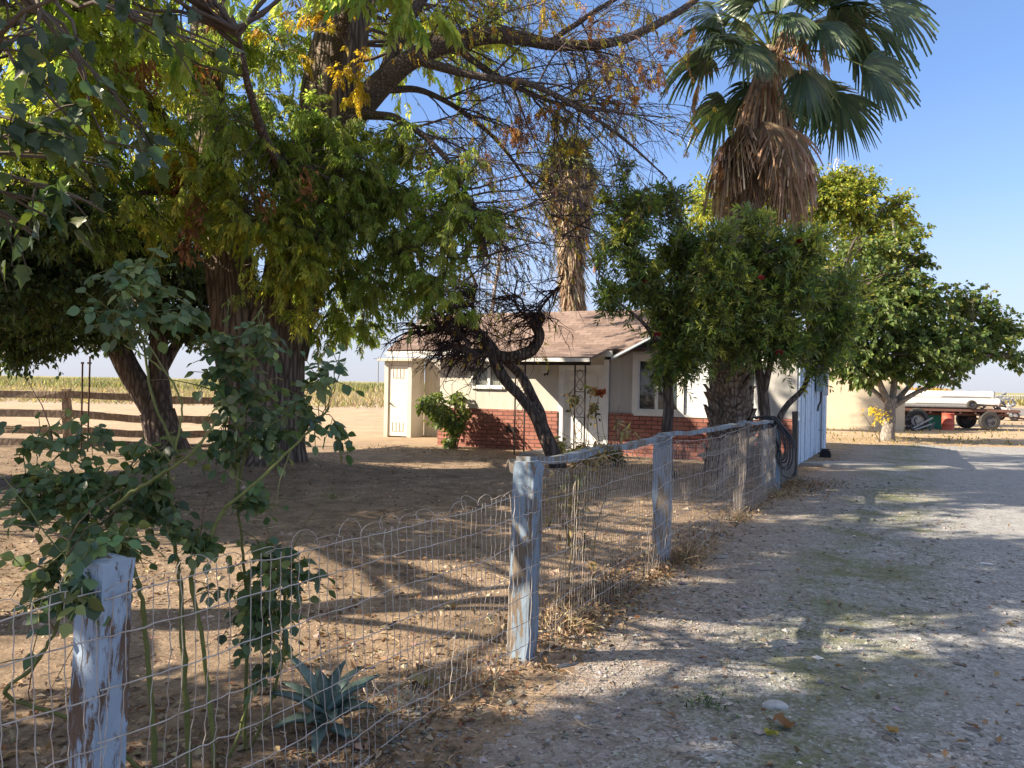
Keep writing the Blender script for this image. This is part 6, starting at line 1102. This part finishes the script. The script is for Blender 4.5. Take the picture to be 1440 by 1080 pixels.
# ------------------------------------------------------------------ small things on the ground
def gpt(u, v): d = CAMZ * FPX / (v - (540 + (u - 720) * .01746)); q = P(u, v, d); q[2] = float(hz(q[0], q[1])); return q
def slab(name, u, v, sx, sy, sz, mat, label, cat, rz=0, jag=.2):
    b = MB(); n = 16; m = 7; th = np.linspace(.12, PI / 2 + .25, m)[:, None]; a = np.arange(n)[None] * 2 * PI / n; q = np.stack([np.sin(th) * np.cos(a), np.sin(th) * np.sin(a), np.cos(th) + 0 * a], -1); sd0 = rng.integers(0, 999)
    r = 1 + jag * 2.4 * (vnoise(q * 1.5 + 7, sd0) - .5) + jag * 1.1 * (vnoise(q * 4 + 3, sd0 + 1) - .5); V_ = q * np.minimum(r, .98)[..., None] * [sx, sy, sz]; b.add(V_, [(k * n + i, (k + 1) * n + i, (k + 1) * n + (i + 1) % n, k * n + (i + 1) % n) for k in range(m - 1) for i in range(n)]); b.add(V_[0], [list(range(n))])
    o_ = b.build(name, mat, None, loc=gpt(u, v)); o_.rotation_euler = (0, 0, rz); tag(o_, label, cat)
M_ROCK = m_simple('pale_rock', (.46, .46, .46), .9, .4, 22, .6); M_ROCKD = m_simple('grey_flat_stone', (.25, .23, .21), .9, .35, 18, .6)
slab('rock', 1090, 993, .068, .04, .032, M_ROCK, 'pale rock beside the curled leaves in the gravel', 'rock', -.1); slab('rock', 1068, 803, .16, .07, .025, M_ROCKD, 'flat grey slab in the dirt right of the third post', 'rock', -.1); slab('rock', 1012, 786, .11, .06, .03, M_ROCKD, 'flat stone close to the dry weed clump', 'rock', .3); slab('rock', 812, 1010, .022, .017, .016, M_ROCK, 'small white stone low in the gravel centre', 'rock', .2); slab('rock', 834, 1014, .030, .024, .018, M_ROCKD, 'round grey stone beside the small white stone', 'rock'); slab('rock', 795, 938, .10, .025, .012, m_simple('dark_slate', (.06, .07, .09), .7, .3), 'dark blue shard lying at the flaking post foot', 'rock', .5, .1)
b = MB(); b.box(-.05, .05, -.013, .013, .004, .012); b.box(-.045, .045, -.009, .009, .012, .014); o = b.build('white_scrap', M_WHITE, None, loc=gpt(1387, 794)); o.rotation_euler = (0, 0, -.5); tag(o, 'small white scrap on the open gravel', 'scrap')
def big_leaf(u, v, L, col, label, rz):
    b = MB(); n = 7; t = np.linspace(0, 1, n); w = L * .42 * np.sin(PI * np.clip(t * .9 + .08, 0, 1)) ** .8; c = np.stack([L * (t - .5), L * .12 * np.sin(t * 4), L * (.30 * np.abs(t - .5) ** 1.5 * 2 + .10 * np.sin(t * 7)) + .012], -1); rows = np.stack([c + np.stack([0 * t, w * .8, w * .8], -1), c, c + np.stack([0 * t, -w, w * .45], -1)], 1) + rng.normal(0, L * .045, (n, 3, 3)); k = np.arange(n - 1)[:, None] * 3; b.add(rows.reshape(-1, 3), np.concatenate([k + [[0, 1, 4, 3]], k + [[1, 2, 5, 4]]]), np.array(col)); b.tubes(np.array([[[-L * .5, 0, .02], [-L * .75, .01, .03], [-L * .95, .03, .05]]]), np.full((1, 3), .002), 4, np.array(col) * .8)
    o_ = b.build('fallen_leaf', M_DRY, None, True, loc=gpt(u, v)); o_.rotation_euler = (0, 0, rz); tag(o_, label, 'leaf')
big_leaf(1083, 1037, .07, (.36, .33, .08), 'yellow fallen leaf on the gravel', 2.2); big_leaf(1102, 1026, .10, (.25, .14, .075), 'curled brown leaf touching the yellow leaf', -.3); big_leaf(1255, 1032, .06, (.34, .22, .09), 'small tan leaf alone on the right gravel', .4); big_leaf(635, 862, .09, (.34, .22, .10), 'tan curled leaf behind the wire mesh', .1)
big_leaf(592, 975, .12, (.27, .23, .11), 'long folded olive leaf under the wire mesh', .0)
